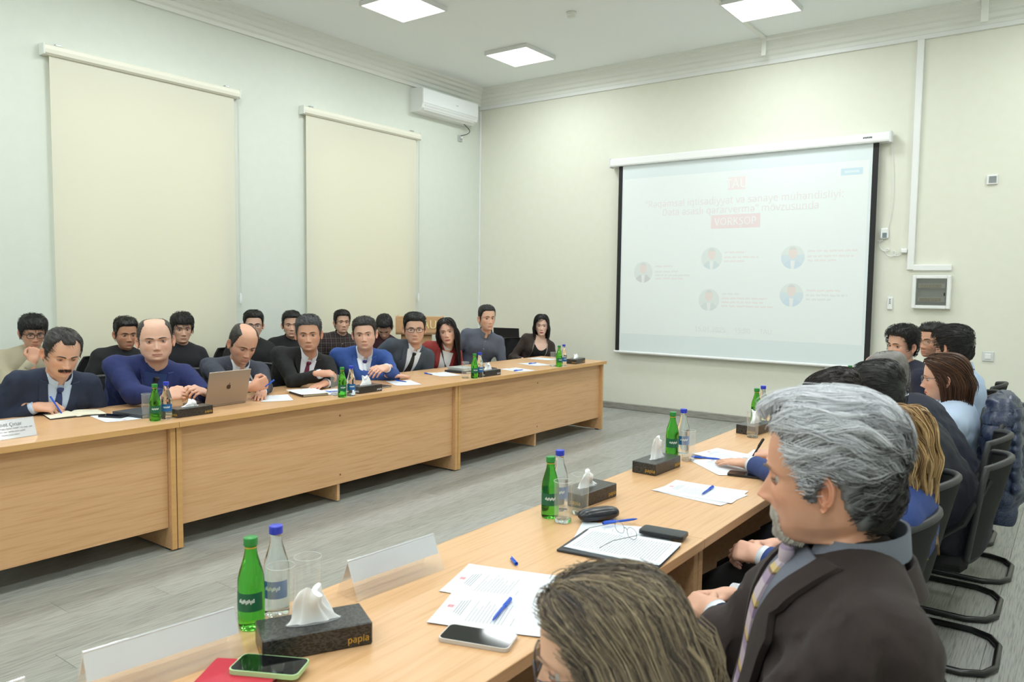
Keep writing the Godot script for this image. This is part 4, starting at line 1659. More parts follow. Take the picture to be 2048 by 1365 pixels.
func gs(x: float, y: float, x0: float, y0: float, sx: float, sy: float) -> float:
	var a := (x - x0) / sx
	var b := (y - y0) / sy
	return exp(-a * a - b * b)

func ring_at(v: float) -> PackedFloat32Array:
	var n := HR.size() - 1
	var i := clampi(int(v), 0, n - 1)
	var t := v - i
	var a: Array = HR[maxi(i - 1, 0)]
	var b: Array = HR[i]
	var c: Array = HR[i + 1]
	var d: Array = HR[mini(i + 2, n)]
	var r := PackedFloat32Array()
	for k in 5:
		r.append(cubic_interpolate(b[k], c[k], a[k], d[k], t))
	return r

func lin(c: Color) -> Color:
	return c.srgb_to_linear()

# scalp radius test: a superellipsoid close to the skull
func skull_n(p: Vector3, w: float) -> float:
	var x := absf(p.x) / (0.080 * w)
	var y := absf(p.y - 0.012) / 0.1045
	var z := absf(p.z + 0.008) / 0.1015
	var hz := pow(pow(x, 2.17) + pow(z, 2.17), 2.8 / 2.17)
	return pow(hz + pow(y, 2.8), 1.0 / 2.8)

func hairline(az: float, line: Array) -> float:
	for i in line.size() - 1:
		if az <= line[i + 1][0]:
			return lerpf(line[i][1], line[i + 1][1], (az - line[i][0]) / (line[i + 1][0] - line[i][0]))
	return line[line.size() - 1][1]

const LINE_M := [[0, 0.068], [30, 0.068], [48, 0.058], [60, 0.030], [70, 0.008], [78, -0.028], [88, -0.026], [92, 0.012], [108, 0.012], [118, -0.04], [140, -0.075], [180, -0.085]]
const LINE_GREY := [[0, 0.080], [22, 0.082], [38, 0.080], [50, 0.062], [62, 0.036], [72, 0.0], [79, -0.034], [88, -0.03], [92, 0.016], [110, 0.016], [120, -0.04], [140, -0.080], [180, -0.09]]
const LINE_LOW := [[0, 0.040], [30, 0.040], [48, 0.036], [60, 0.018], [70, 0.004], [78, -0.028], [88, -0.026], [92, 0.012], [108, 0.012], [118, -0.04], [140, -0.075], [180, -0.085]]
const LINE_REC := [[0, 0.082], [18, 0.08], [34, 0.10], [50, 0.075], [60, 0.035], [70, 0.008], [78, -0.028], [88, -0.026], [92, 0.012], [108, 0.012], [118, -0.04], [140, -0.075], [180, -0.085]]
const LINE_F := [[0, 0.078], [25, 0.068], [45, 0.045], [58, 0.012], [70, -0.03], [90, -0.06], [180, -0.1]]

func hair_m(p: Vector3, H: Dictionary) -> float:
	var az := rad_to_deg(atan2(absf(p.x), p.z))
	var m := (p.y - hairline(az, H.line)) / 0.012
	if H.has("bald"):
		var d := Vector2(p.x / H.bald.x, (p.z - H.bald.y) / H.bald.z).length()
		if p.y > 0.03:
			m = minf(m, (d - 1.0) * 4.0)
	return clampf(m, 0.0, 1.0)

func head(mb: MB, hb: MB, S: Dictionary, hx: Transform3D, nb: Vector3, X: Vector3, u: Vector3, fw: Vector3) -> void:
	var hi: bool = S.get("hi", false)
	var nseg := 128 if hi else 80
	var fwid: float = S.get("fw", 1.0)
	var jaw: float = S.get("jaw", 1.0)
	var nose: float = S.get("nose", 1.0)
	var skin: Color = lin(S.skin)
	var lip: Color = lin(S.get("lip", S.skin.lerp(c8(166, 84, 82), 0.42)))
	var beard: float = S.get("beard", 0.0)
	var beard_c: Color = lin(S.get("beard_c", c8(70, 60, 56)))
	var hair_c: Color = lin(S.hair.col[0])
	var fem: bool = S.get("fem", false)
	var rows := []
	var v := 0.0
	while v < 18.01:
		rows.append(minf(v, 18.0))
		v += (0.34 if v < 3.0 else 0.16 if v < 13.0 else 0.45) * (0.6 if hi else 1.0)
	var n := FastNoiseLite.new()
	n.seed = 5
	n.frequency = 30.0
	var b0 := mb.v.size()
	var hb0 := -1
	var H: Dictionary = S.hair
	var hmask := PackedFloat32Array()
	var face_pts := PackedVector3Array()
	var hp := PackedVector3Array()
	var nh := 0
	for ri in rows.size():
		var rv: float = rows[ri]
		var R := ring_at(rv)
		var neck := clampf((rv - 14.0) / 3.0, 0.0, 1.0)
		neck = neck * neck * (3.0 - 2.0 * neck)
		var zc := lerpf(-0.012, (R[2] + R[3]) / 2, clampf((rv - 12.0) / 3.0, 0.0, 1.0))
		var wf := fwid * lerpf(1.0, jaw, clampf((rv - 8.0) / 3.0, 0.0, 1.0))
		for j in nseg:
			var t := TAU * j / nseg
			var ph := t - 0.45 * sin(t)
			var s := sin(ph)
			var c := cos(ph)
			var x := R[4] * wf * signf(s) * pow(absf(s), 0.92)
			var z := zc + (R[2] - zc if c > 0 else zc - R[3]) * signf(c) * pow(absf(c), 0.92)
			var y := (R[0] + R[1]) / 2 + (R[0] - R[1]) / 2 * c
			var col := skin
			var base := Vector3(x, y, z)
			if c > 0.05 and rv > 3.0 and rv < 15.0:
				var k := clampf(c * 2.5, 0.0, 1.0)
				var ax := absf(x)
				var dz := 0.0
				if ax < 0.03 and y < 0.02 and y > -0.066:
					var yt := clampf((0.006 - y) / 0.05, 0.0, 1.0)
					var amp := lerpf(0.003, 0.0265, pow(yt, 1.25)) * nose
					if y < -0.042:
						amp *= clampf(1.0 - (-0.042 - y) / 0.013, 0.0, 1.0)
					if y > 0.006:
						amp *= clampf((0.02 - y) / 0.014, 0.0, 1.0)
					dz += amp * exp(-pow(x / lerpf(0.0075, 0.0115, yt), 2))
					dz += 0.0085 * nose * gs(ax, y, 0.0125, -0.0455, 0.006, 0.0065)
				dz -= 0.0105 * gs(ax, y, 0.032, -0.003, 0.0165, 0.0115)
				dz += (0.0025 if fem else 0.0045) * gs(ax, y, 0.028, 0.0165, 0.022, 0.007)
				dz += 0.004 * gs(ax, y, 0.050, -0.030, 0.018, 0.018)
				dz -= 0.0025 * gs(ax, y, 0.045, -0.062, 0.016, 0.02)
				dz += 0.003 * gs(x, y, 0.0, -0.072, 0.03, 0.019)
				dz += 0.003 * gs(x, y, 0.0, -0.0695, 0.023, 0.0036) + 0.0034 * gs(x, y, 0.0, -0.0795, 0.02, 0.0042)
				dz -= 0.0036 * gs(x, y, 0.0, -0.0745, 0.024, 0.0022)
				dz -= 0.0035 * gs(x, y, 0.0, -0.090, 0.02, 0.006)
				dz += 0.0065 * gs(x, y, 0.0, -0.104, 0.018, 0.012)
				dz -= 0.0016 * exp(-pow((ax - 0.026 - (-0.05 - y) * 0.45) / 0.004, 2)) * clampf((-0.042 - y) / 0.006, 0.0, 1.0) * clampf((y + 0.082) / 0.01, 0.0, 1.0)
				base += Vector3(x * 0.25 / 0.08 * dz * 0.6, 0, dz) * k
				var cheek := gs(ax, y, 0.045, -0.035, 0.02, 0.018) * 0.5 + gs(x, y, 0.0, -0.042, 0.012, 0.01) * 0.5
				col = col.lerp(Color(skin.r * 1.0, skin.g * 0.78, skin.b * 0.74), cheek)
				var lm := clampf(gs(x, y, 0.0, -0.0700, 0.032, 0.0038) + gs(x, y, 0.0, -0.0785, 0.028, 0.0040), 0.0, 1.0)
				col = col.lerp(lip, 0.5 * smoothstep(0.3, 0.75, lm))
				if beard > 0.0:
					var bm := smoothstep(-0.045, -0.06, y) * smoothstep(0.018, 0.024, Vector2(x * 0.75, (y + 0.0745) * 1.5).length())
					bm = maxf(bm, smoothstep(-0.03, -0.055, y) * smoothstep(0.035, 0.05, ax))
					bm = maxf(bm, gs(x, y, 0.0, -0.0605, 0.024, 0.005))
					bm *= clampf(1.2 - gs(x, y, 0.0, -0.075, 0.019, 0.007) * 1.5, 0.0, 1.0)
					col = col.lerp(beard_c, clampf(bm, 0.0, 1.0) * beard * (0.8 + 0.4 * n.get_noise_3d(x * 20, y * 20, z * 20)))
			elif beard > 0.0 and rv > 8.5 and rv < 14.6 and z > -0.02:
				col = col.lerp(beard_c, beard * 0.85)
			if y > 0.0 and neck == 0.0:
				var hm := hair_m(base, H)
				if hm > 0.0:
					col = col.lerp(hair_c, hm)
			if c > 0.05 and y < -0.03 and rv < 14.2:
				face_pts.append(base)
			var mot := 1.0 + 0.05 * n.get_noise_3d(x, y, z)
			mb.col = Color(col.r * mot, col.g * mot, col.b * mot)
			var P := hx * base
			if neck > 0.0:
				var kk := clampf((rv - 14.0) / 4.0, 0.0, 1.0)
				var Q := nb + X * (s * lerpf(0.056, 0.078, kk) * fwid) + fw * (c * lerpf(0.056, 0.075, kk) - 0.004) + u * lerpf(0.06, -0.045, kk)
				P = P.lerp(Q, neck)
			mb.p(P)
			if rv <= 13.0:
				hmask.append(hair_m(base, H))
				hp.append(base)
		if rv <= 13.0:
			nh += 1
	for i in rows.size() - 1:
		for j in nseg:
			var j2 := (j + 1) % nseg
			mb.quad(b0 + i * nseg + j, b0 + (i + 1) * nseg + j, b0 + (i + 1) * nseg + j2, b0 + i * nseg + j2)
	mb.col = skin
	# hair shell
	var nn := FastNoiseLite.new()
	nn.seed = int(S.get("sd", 3))
	nn.frequency = 1.0
	hb0 = hb.v.size()
	var top: float = H.get("top", 0.016)
	var side: float = H.get("side", 0.007)
	var o := Vector3(0, 0.0, -0.012)
	for i in hp.size():
		var q := hp[i]
		var m := hmask[i]
		var k := clampf((q.y - 0.01) / 0.07, 0.0, 1.0)
		var th := lerpf(side, top, k * k * (3 - 2 * k))
		th *= 1.0 + 0.35 * clampf(q.z / 0.09, 0.0, 1.0) * k * H.get("quiff", 0.0)
		var nz := nn.get_noise_3d(q.x * 55.0, q.y * 30.0, q.z * 26.0) * 0.4 + nn.get_noise_3d(q.x * 150.0, q.y * 90.0, q.z * 60.0) * 0.2
		th = th * (0.8 + nz * H.get("lump", 1.0)) * sqrt(m) - (0.003 if m <= 0.0 else 0.0)
		var bc: Array = H.get("base", H.col)
		var cc: Color = lin(bc[0].lerp(bc[1], clampf(0.5 + nz, 0.0, 1.0)))
		hb.col = cc
		hb.p(hx * (q + (q - o).normalized() * th))
	for i in nh - 1:
		for j in nseg:
			var j2 := (j + 1) % nseg
			var a := i * nseg + j
			var b := i * nseg + j2
			var d := a + nseg
			var e := b + nseg
			if hmask[a] > 0.0 or hmask[b] > 0.0 or hmask[d] > 0.0 or hmask[e] > 0.0:
				hb.quad(hb0 + a, hb0 + d, hb0 + e, hb0 + b)
	strands(hb, S, hx)
	# eyes: ball, lids, brows
	var open: float = S.get("eye", 0.75)
	for sd in [-1.0, 1.0]:
		var ec := Vector3(sd * 0.0315 * fwid, -0.003, 0.0695)
		var rr := 0.0132
		mb.x = hx * Transform3D(Basis(), ec)
		var gaze := Vector3(S.get("gx", 0.0), S.get("gy", 0.0), 1.0).normalized()
		var eb := mb.v.size()
		for i in 11:
			for j in 18:
				var th := PI * 0.55 * i / 10.0
				var ph := TAU * j / 18
				var dd := Vector3(sin(th) * cos(ph), sin(th) * sin(ph), cos(th))
				var g := dd.dot(gaze)
				mb.col = Color(0.012, 0.008, 0.006) if g > 0.975 else Color(0.05, 0.028, 0.016) if g > 0.89 else Color(0.62, 0.58, 0.55)
				mb.p(dd * rr)
		for i in 10:
			for j in 18:
				var j2 := (j + 1) % 18
				mb.quad(eb + i * 18 + j, eb + (i + 1) * 18 + j, eb + (i + 1) * 18 + j2, eb + i * 18 + j2)
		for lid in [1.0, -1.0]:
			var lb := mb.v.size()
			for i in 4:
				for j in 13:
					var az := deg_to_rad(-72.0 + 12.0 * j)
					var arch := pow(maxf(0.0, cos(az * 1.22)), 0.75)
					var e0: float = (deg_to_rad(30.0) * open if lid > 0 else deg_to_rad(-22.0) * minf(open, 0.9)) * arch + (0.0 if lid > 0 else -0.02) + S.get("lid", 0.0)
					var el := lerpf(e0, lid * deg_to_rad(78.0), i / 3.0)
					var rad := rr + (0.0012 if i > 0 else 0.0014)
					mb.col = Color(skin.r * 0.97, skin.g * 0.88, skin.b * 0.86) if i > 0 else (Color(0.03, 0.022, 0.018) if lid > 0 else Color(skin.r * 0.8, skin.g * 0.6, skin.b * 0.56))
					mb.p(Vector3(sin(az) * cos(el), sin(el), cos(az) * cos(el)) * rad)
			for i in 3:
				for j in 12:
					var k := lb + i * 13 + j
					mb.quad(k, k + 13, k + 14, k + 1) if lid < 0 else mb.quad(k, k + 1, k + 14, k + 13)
		mb.x = hx
		mb.col = lin(S.get("brow", H.col[0]))
		var pts := []
		var bt: float = S.get("brow_t", 0.0038)
		for i in 7:
			var q := i / 6.0
			var bx: float = sd * lerpf(0.012, 0.050, q) * fwid
			var by: float = 0.0145 + 0.0065 * sin(q * 2.2) - 0.004 * q * q + S.get("brow_y", 0.0)
			pts.append(Vector3(bx, by, 0.0985 - 0.24 * bx * bx / 0.08 - 0.010 * q * q))
		mb.tube(pts, [bt * 0.8, bt, bt, bt, bt * 0.85, bt * 0.6, bt * 0.25], 6, true, 0.8)
		# ear
		mb.col = Color(skin.r, skin.g * 0.86, skin.b * 0.82)
		var ex := Transform3D(Basis(Vector3.UP, -sd * 0.5) * Basis(Vector3.RIGHT, -0.12), Vector3(sd * 0.0785 * fwid, -0.012, -0.016))
		mb.x = hx * ex
		var er := []
		var na := 28 if hi else 18
		for q in [[0.0, 0.001], [0.2, 0.001], [0.38, 0.0025], [0.52, 0.0075], [0.64, 0.0085], [0.76, 0.0055], [0.86, 0.0075], [0.94, 0.0095], [1.0, 0.0075], [1.0, 0.0035], [0.88, -0.001], [0.6, -0.01]]:
			var a2 := PackedVector3Array()
			for j in na:
				var an := TAU * j / na
				var cy := sin(an)
				var cx := cos(an)
				var hw := 0.0175 * (1.0 + 0.12 * cy) * (0.72 if cy < -0.6 else 1.0)
				var front := 1.0 if cx < 0.3 else 0.78
				var hgt: float = q[1] * (1.0 if cx < 0.55 else 0.55)
				a2.append(Vector3(sd * (hgt + 0.002), cy * 0.032 * q[0] - 0.002, cx * hw * q[0] * front))
			if sd > 0:
				a2.reverse()
			er.append(a2)
		mb.rings(er)
	mb.x = Transform3D()
	# lips, mouth line and nostrils
	mb.x = hx
	var sz := func(x: float, y: float) -> float:
		var best := 9.0
		var z := 0.09
		for q in face_pts:
			var dd := (q.x - x) * (q.x - x) + (q.y - y) * (q.y - y)
			if dd < best:
				best = dd
				z = q.z
		return z
	var mw := 0.0255 * fwid
	var my: float = -0.0745 + S.get("mouth", 0.0)
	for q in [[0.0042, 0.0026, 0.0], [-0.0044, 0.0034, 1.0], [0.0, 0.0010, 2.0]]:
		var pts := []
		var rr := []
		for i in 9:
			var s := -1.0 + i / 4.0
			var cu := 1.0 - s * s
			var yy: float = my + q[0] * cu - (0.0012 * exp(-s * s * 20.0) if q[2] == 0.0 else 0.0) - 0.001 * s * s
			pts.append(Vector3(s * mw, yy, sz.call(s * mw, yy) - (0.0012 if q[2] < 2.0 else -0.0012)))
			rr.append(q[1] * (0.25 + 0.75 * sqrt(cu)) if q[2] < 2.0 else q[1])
		mb.col = lip if q[2] < 2.0 else lip * 0.55  # mouth line: shade between the lips painted as a darker lip colour
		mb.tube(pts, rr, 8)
	mb.x = Transform3D()
	# moustache and beard strands
	if S.has("whisk"):
		whiskers(hb, S, hx, face_pts)

func whiskers(hb: MB, S: Dictionary, hx: Transform3D, fp: PackedVector3Array) -> void:
	var W: Dictionary = S.whisk
	var r := RandomNumberGenerator.new()
	r.seed = 17
	hb.x = hx
	var stache := PackedVector3Array()
	var chin := PackedVector3Array()
	for q in fp:
		var ax := absf(q.x)
		var dy := q.y + 0.0595 + ax * 0.18
		if ax < 0.030 and absf(dy) < 0.0058 and q.z < 0.106:
			stache.append(q)
		elif q.y < -0.088 and ax < W.get("wide", 0.03) and q.z > 0.03:
			chin.append(q)
		elif ax > 0.024 and ax < W.get("wide", 0.03) + 0.004 and q.y < -0.060 and q.z > 0.03:
			chin.append(q)
	for i in int(W.n):
		var st: bool = r.randf() < W.get("stache", 0.5) or chin.size() == 0
		var src := stache if st else chin
		if src.size() == 0:
			continue
		var p := src[r.randi() % src.size()] + Vector3(r.randf_range(-0.003, 0.003), r.randf_range(-0.002, 0.002), 0.0)
		var dirv := Vector3(p.x * 14.0, -0.9, 0.35) if st else Vector3(p.x * 9.0, -0.8, 0.45)
		dirv = dirv.normalized()
		var l: float = W.len * r.randf_range(0.6, 1.2)
		hb.col = lin(W.col[r.randi() % W.col.size()])
		hb.tube([p - Vector3(0, 0, 0.001), p + dirv * l * 0.5 + Vector3(0, 0, 0.0006), p + dirv * l - Vector3(0, 0, 0.001)], [W.r, W.r, W.r * 0.3], 3, false)
	hb.x = Transform3D()

func strands(hb: MB, S: Dictionary, hx: Transform3D) -> void:
	var H: Dictionary = S.hair
	var r := RandomNumberGenerator.new()
	r.seed = int(S.get("sd", 3)) + 40
	var w: float = S.get("fw", 1.0)
	var n: int = H.get("n", 300)
	var steps: int = H.get("steps", 5)
	var top: float = H.get("top", 0.016)
	var side: float = H.get("side", 0.007)
	var grav: float = H.get("grav", 0.3)
	var wave: float = H.get("wave", 0.0)
	var freq: float = H.get("freq", 60.0)
	var jit: float = H.get("jit", 0.09 if not H.has("drop") else 0.025)
	var made := 0
	var tries := 0
	var nz := FastNoiseLite.new()
	nz.seed = 9
	nz.frequency = H.get("clump", 8.0)
	var locks: int = H.get("locks", 0)
	var per := maxi(1, n / locks) if locks > 0 else 1
	var total := locks if locks > 0 else n
	var sides := 4 if S.get("hi", false) else 3
	var c0 := Vector3(0, 0.012, -0.008)
	var rad0: float = H.get("r", 0.0022)
	hb.x = hx
	while made < total and tries < total * 8:
		tries += 1
		var d := Vector3(r.randfn(), r.randfn(), r.randfn()).normalized()
		var p := c0 + d * 0.1
		p = c0 + (p - c0) / skull_n(p, w)
		if hair_m(p, H) <= 0.02 or p.y < H.get("ymin", -0.08):
			continue
		made += 1
		var k := clampf((p.y - 0.01) / 0.07, 0.0, 1.0)
		var th: float = lerpf(side, top, k) * (1.0 + 0.35 * clampf(p.z / 0.09, 0.0, 1.0) * k * H.get("quiff", 0.0))
		var lift := r.randf_range(0.8, 1.3)
		var comb: Vector3 = H.comb
		if H.has("part"):
			# falls away from a parting line
			comb.x = clampf((p.x - H.part) * 14.0, -1.0, 1.0)
		var L: float = H.len * r.randf_range(0.75, 1.15)
		var seg := L / steps
		var cur := p + d * th * lift * 0.8
		var pts := [cur]
		var phs := nz.get_noise_3d(p.x * 10, p.y * 10, p.z * 10) * 6.0 if locks == 0 else r.randf() * 6.0
		var tip: float = H.get("tip", 0.0)
		for s in steps:
			var dirv := comb
			if H.has("drop") and cur.y < H.drop:
				dirv = comb * maxf(0.0, 1.0 + (cur.y - H.drop) * 14.0) + Vector3(0, -1, tip)
			dirv = (dirv.normalized() + Vector3(0, -grav, 0) + Vector3(r.randfn(), r.randfn(), r.randfn()) * jit).normalized()
			cur += dirv * seg
			if wave > 0.0:
				var sd := dirv.cross(d).normalized()
				cur += sd * sin((s + 1) * seg * freq + phs) * wave + d * cos((s + 1) * seg * freq + phs) * wave * 0.6
			if not H.has("drop") and (cur.y < -0.07 or (absf(cur.x) > 0.058 * w and cur.y < 0.022 and cur.y > -0.055 and cur.z > -0.05 and cur.z < 0.006)):
				# short hair ends at the nape and above the ear
				if pts.size() > 1:
					break
			var q := skull_n(cur, w)
			var off: float = 1.0 + th * lift / 0.095
			if q < off:
				cur = c0 + (cur - c0) * (off / q)
			elif cur.y > -0.075 and (not H.has("drop") or cur.y > H.drop - 0.03):
				# hugs the skull, loosening towards the tip
				cur = cur.lerp(c0 + (cur - c0) * (off / q), H.get("hug", 0.85) - 0.25 * s / steps)
			if H.get("back", false) and cur.y < 0.082 and cur.z > 0.022:
				# drawn back off the face
				cur.z = lerpf(cur.z, 0.022, clampf((0.082 - cur.y) / 0.03, 0.0, 1.0))
				var qb := skull_n(cur, w)
				if qb < off:
					cur.x *= 1.0 + (off - qb) * 1.6
			elif H.has("drop") and cur.z > 0.015 and cur.y < 0.085:
				# parts round the face
				var mx := 0.070 * w * clampf((0.085 - cur.y) / 0.05, 0.0, 1.0)
				if absf(cur.x) < mx:
					cur.x = mx * (1.0 if p.x > H.get("part", 0.0) else -1.0)
			if H.has("drop") and cur.y < -0.05:
				cur.x *= H.get("taper", 0.97)
				cur.z = lerpf(cur.z, -0.03, H.get("gather", 0.04))
			if cur.y < -0.07:
				# keeps clear of the neck
				var nk := Vector2(cur.x, cur.z + 0.03)
				if nk.length() < 0.066:
					nk = nk.normalized() * 0.066
					cur.x = nk.x
					cur.z = nk.y - 0.03
			pts.append(cur)
		var tone := r.randf_range(-0.3, 0.3)
		for m in per:
			var ci: int = r.randi() % H.col.size()
			if H.has("zone"):
				# greyer on top and in front, darker behind and below, as the photo shows
				var zt := clampf(0.5 + p.y * 6.0 + p.z * 4.5 + tone + r.randf_range(-0.2, 0.2), 0.0, 0.999)
				ci = mini(int((1.0 - zt) * H.col.size()), H.col.size() - 1)
			elif locks > 0:
				ci = clampi(int((0.5 + tone * 1.6 + r.randf_range(-0.25, 0.25)) * H.col.size()), 0, H.col.size() - 1)
			hb.col = lin(H.col[ci])
			var rad := rad0 * r.randf_range(0.7, 1.2)
			var rr := []
			var pp := pts
			if per > 1:
				pp = []
				var ov: Vector3 = Vector3(r.randfn(), r.randfn(), r.randfn()) * H.get("lock_r", 0.004)
				ov -= d * minf(0.0, ov.dot(d)) * 0.8
				for s in pts.size():
					pp.append(pts[s] + ov * (1.0 - 0.65 * s / float(steps)))
			for s in pts.size():
				rr.append(rad * (1.0 - 0.75 * pow(s / float(steps), 3)))
			hb.tube(pp, rr, sides, false)
	hb.x = Transform3D()

const POSE := {
	"flat": [[4, 6, 4], [3, 6, 4], [4, 7, 4], [6, 9, 5], 0.0], "relaxed": [[22, 28, 14], [26, 32, 16], [30, 34, 18], [34, 36, 18], 0.25],
	"fist": [[70, 88, 45], [74, 92, 48], [78, 94, 48], [80, 92, 46], 0.75], "pen": [[42, 48, 22], [52, 60, 30], [64, 78, 40], [70, 82, 42], 0.6], "clasp": [[34, 62, 30], [36, 64, 30], [38, 64, 30], [40, 62, 28], 0.35]}

func hand(mb: MB, xf: Transform3D, side: float, pose: String, skin: Color, sc := 1.0) -> void:
	var P: Array = POSE[pose]
	var caps := []
	var xs := [0.030, 0.010, -0.010, -0.028]
	var ky := [0.086, 0.090, 0.086, 0.078]
	var fl := [[0.042, 0.025, 0.021], [0.046, 0.029, 0.022], [0.042, 0.027, 0.021], [0.033, 0.020, 0.019]]
	var fr := [0.0092, 0.0096, 0.0090, 0.0080]
	for i in 4:
		caps.append([Vector3(side * xs[i] * 0.55, 0.008, 0), Vector3(side * xs[i], ky[i], 0), 0.017, 0.0125, 0.012])
		var p := Vector3(side * xs[i], ky[i], 0.0)
		var an := 0.0
		var sp: float = -side * xs[i] * 1.6
		for k in 3:
			an += deg_to_rad(P[i][k])
			var dd := Vector3(-sp * cos(an) * 0.8, cos(an), -sin(an)).normalized()
			var q: Vector3 = p + dd * fl[i][k]
			caps.append([p, q, fr[i] * (1.0 - 0.08 * k), fr[i] * (1.0 - 0.08 * (k + 1)), 0.004])
			p = q
	var tc: float = P[4]
	var p := Vector3(side * 0.024, 0.022, -0.006)
	var dirs := [Vector3(0.72, 0.62, -0.30), Vector3(0.45 - tc * 0.6, 0.85, -0.25 - tc * 0.35), Vector3(0.25 - tc * 0.9, 0.9, -0.25 - tc * 0.4)]
	var tl := [0.040, 0.032, 0.027]
	var tr := [0.015, 0.0115, 0.0102, 0.0085]
	for k in 3:
		var dd: Vector3 = dirs[k].normalized()
		var q: Vector3 = p + Vector3(dd.x * side, dd.y, dd.z) * tl[k]
		caps.append([p, q, tr[k], tr[k + 1], 0.008])
		p = q
	caps.append([Vector3(0, -0.05, 0), Vector3(0, 0.012, 0), 0.024, 0.024, 0.016])
	var lo := Vector3(9, 9, 9)
	var hi := -lo
	for c in caps:
		lo = lo.min(c[0]).min(c[1])
		hi = hi.max(c[0]).max(c[1])
	var F := Field.new(lo - Vector3.ONE * 0.03, hi + Vector3.ONE * 0.03, 0.0048)
	for c in caps:
		F.cap(c[0], c[1], c[2], c[3], c[4], Vector3(1, 1, 0.82))
	mb.col = Color(skin.r, skin.g * 0.93, skin.b * 0.9)
	mb.x = xf * Transform3D(Basis().scaled(Vector3.ONE * sc), Vector3.ZERO)
	F.add_to(mb, func(q: Vector3) -> Vector3: return q)
	mb.x = Transform3D()

func ik(s: Vector3, w: Vector3, hint: Vector3, a: float, b: float) -> Vector3:
	var d := w - s
	var l := d.length()
	if l > (a + b) * 0.985:
		var k := l / ((a + b) * 0.985)
		a *= k
		b *= k
	var t := d / l
	var ca := clampf((a * a + l * l - b * b) / (2 * a * l), -1.0, 1.0)
	var pr := (hint - t * hint.dot(t)).normalized()
	return s + t * (a * ca) + pr * (a * sqrt(maxf(0.0, 1.0 - ca * ca)))

var foldn: FastNoiseLite

func cloth_mat(c: Color, rough := 0.85) -> StandardMaterial3D:
	var key := "cloth_" + c.to_html(false)
	if mats.has(key):
		return mats[key]
	var d := c.darkened(0.18 if c.get_luminance() < 0.4 else 0.05)
	var m := tri_mat(key, noise_tex(71, 0.25, [d, c, c.lightened(0.05)], 128, 2), Vector3(9, 9, 9), rough, Color.WHITE, false)
	m.rim_enabled = true
	m.rim = 0.04
	m.rim_tint = 0.6
	return m

# a patch laid on the front of the torso: fn(s, t) gives (across, down)
func patch(mb: MB, F: Field, fr: Array, fn: Callable, ns: int, nt: int, off: float, thick := 0.004) -> void:
	var b := mb.v.size()
	var pts := []
	for i in nt + 1:
		for j in ns + 1:
			var q: Vector2 = fn.call(j / float(ns), i / float(nt))
			var st: Vector3 = fr[0] + fr[1] * q.x - fr[2] * q.y + fr[3] * 0.36
			pts.append(F.hit(st, -fr[3], 0.55))
	for q in pts:
		mb.p(q + fr[3] * off)
	for i in nt:
		for j in ns:
			var k := b + i * (ns + 1) + j
			mb.quad(k + ns + 1, k + ns + 2, k + 1, k)
	# turned-in edge
	var edge := []
	for j in ns + 1:
		edge.append(j)
	for i in range(1, nt + 1):
		edge.append(i * (ns + 1) + ns)
	for j in range(ns - 1, -1, -1):
		edge.append(nt * (ns + 1) + j)
	for i in range(nt - 1, -1, -1):
		edge.append(i * (ns + 1))
	var e0 := mb.v.size()
	for e in edge:
		mb.p(pts[e] + fr[3] * off)
		mb.p(pts[e] + fr[3] * (off - thick))
	for i in edge.size() - 1:
		mb.quad(e0 + i * 2, e0 + i * 2 + 1, e0 + i * 2 + 3, e0 + i * 2 + 2)

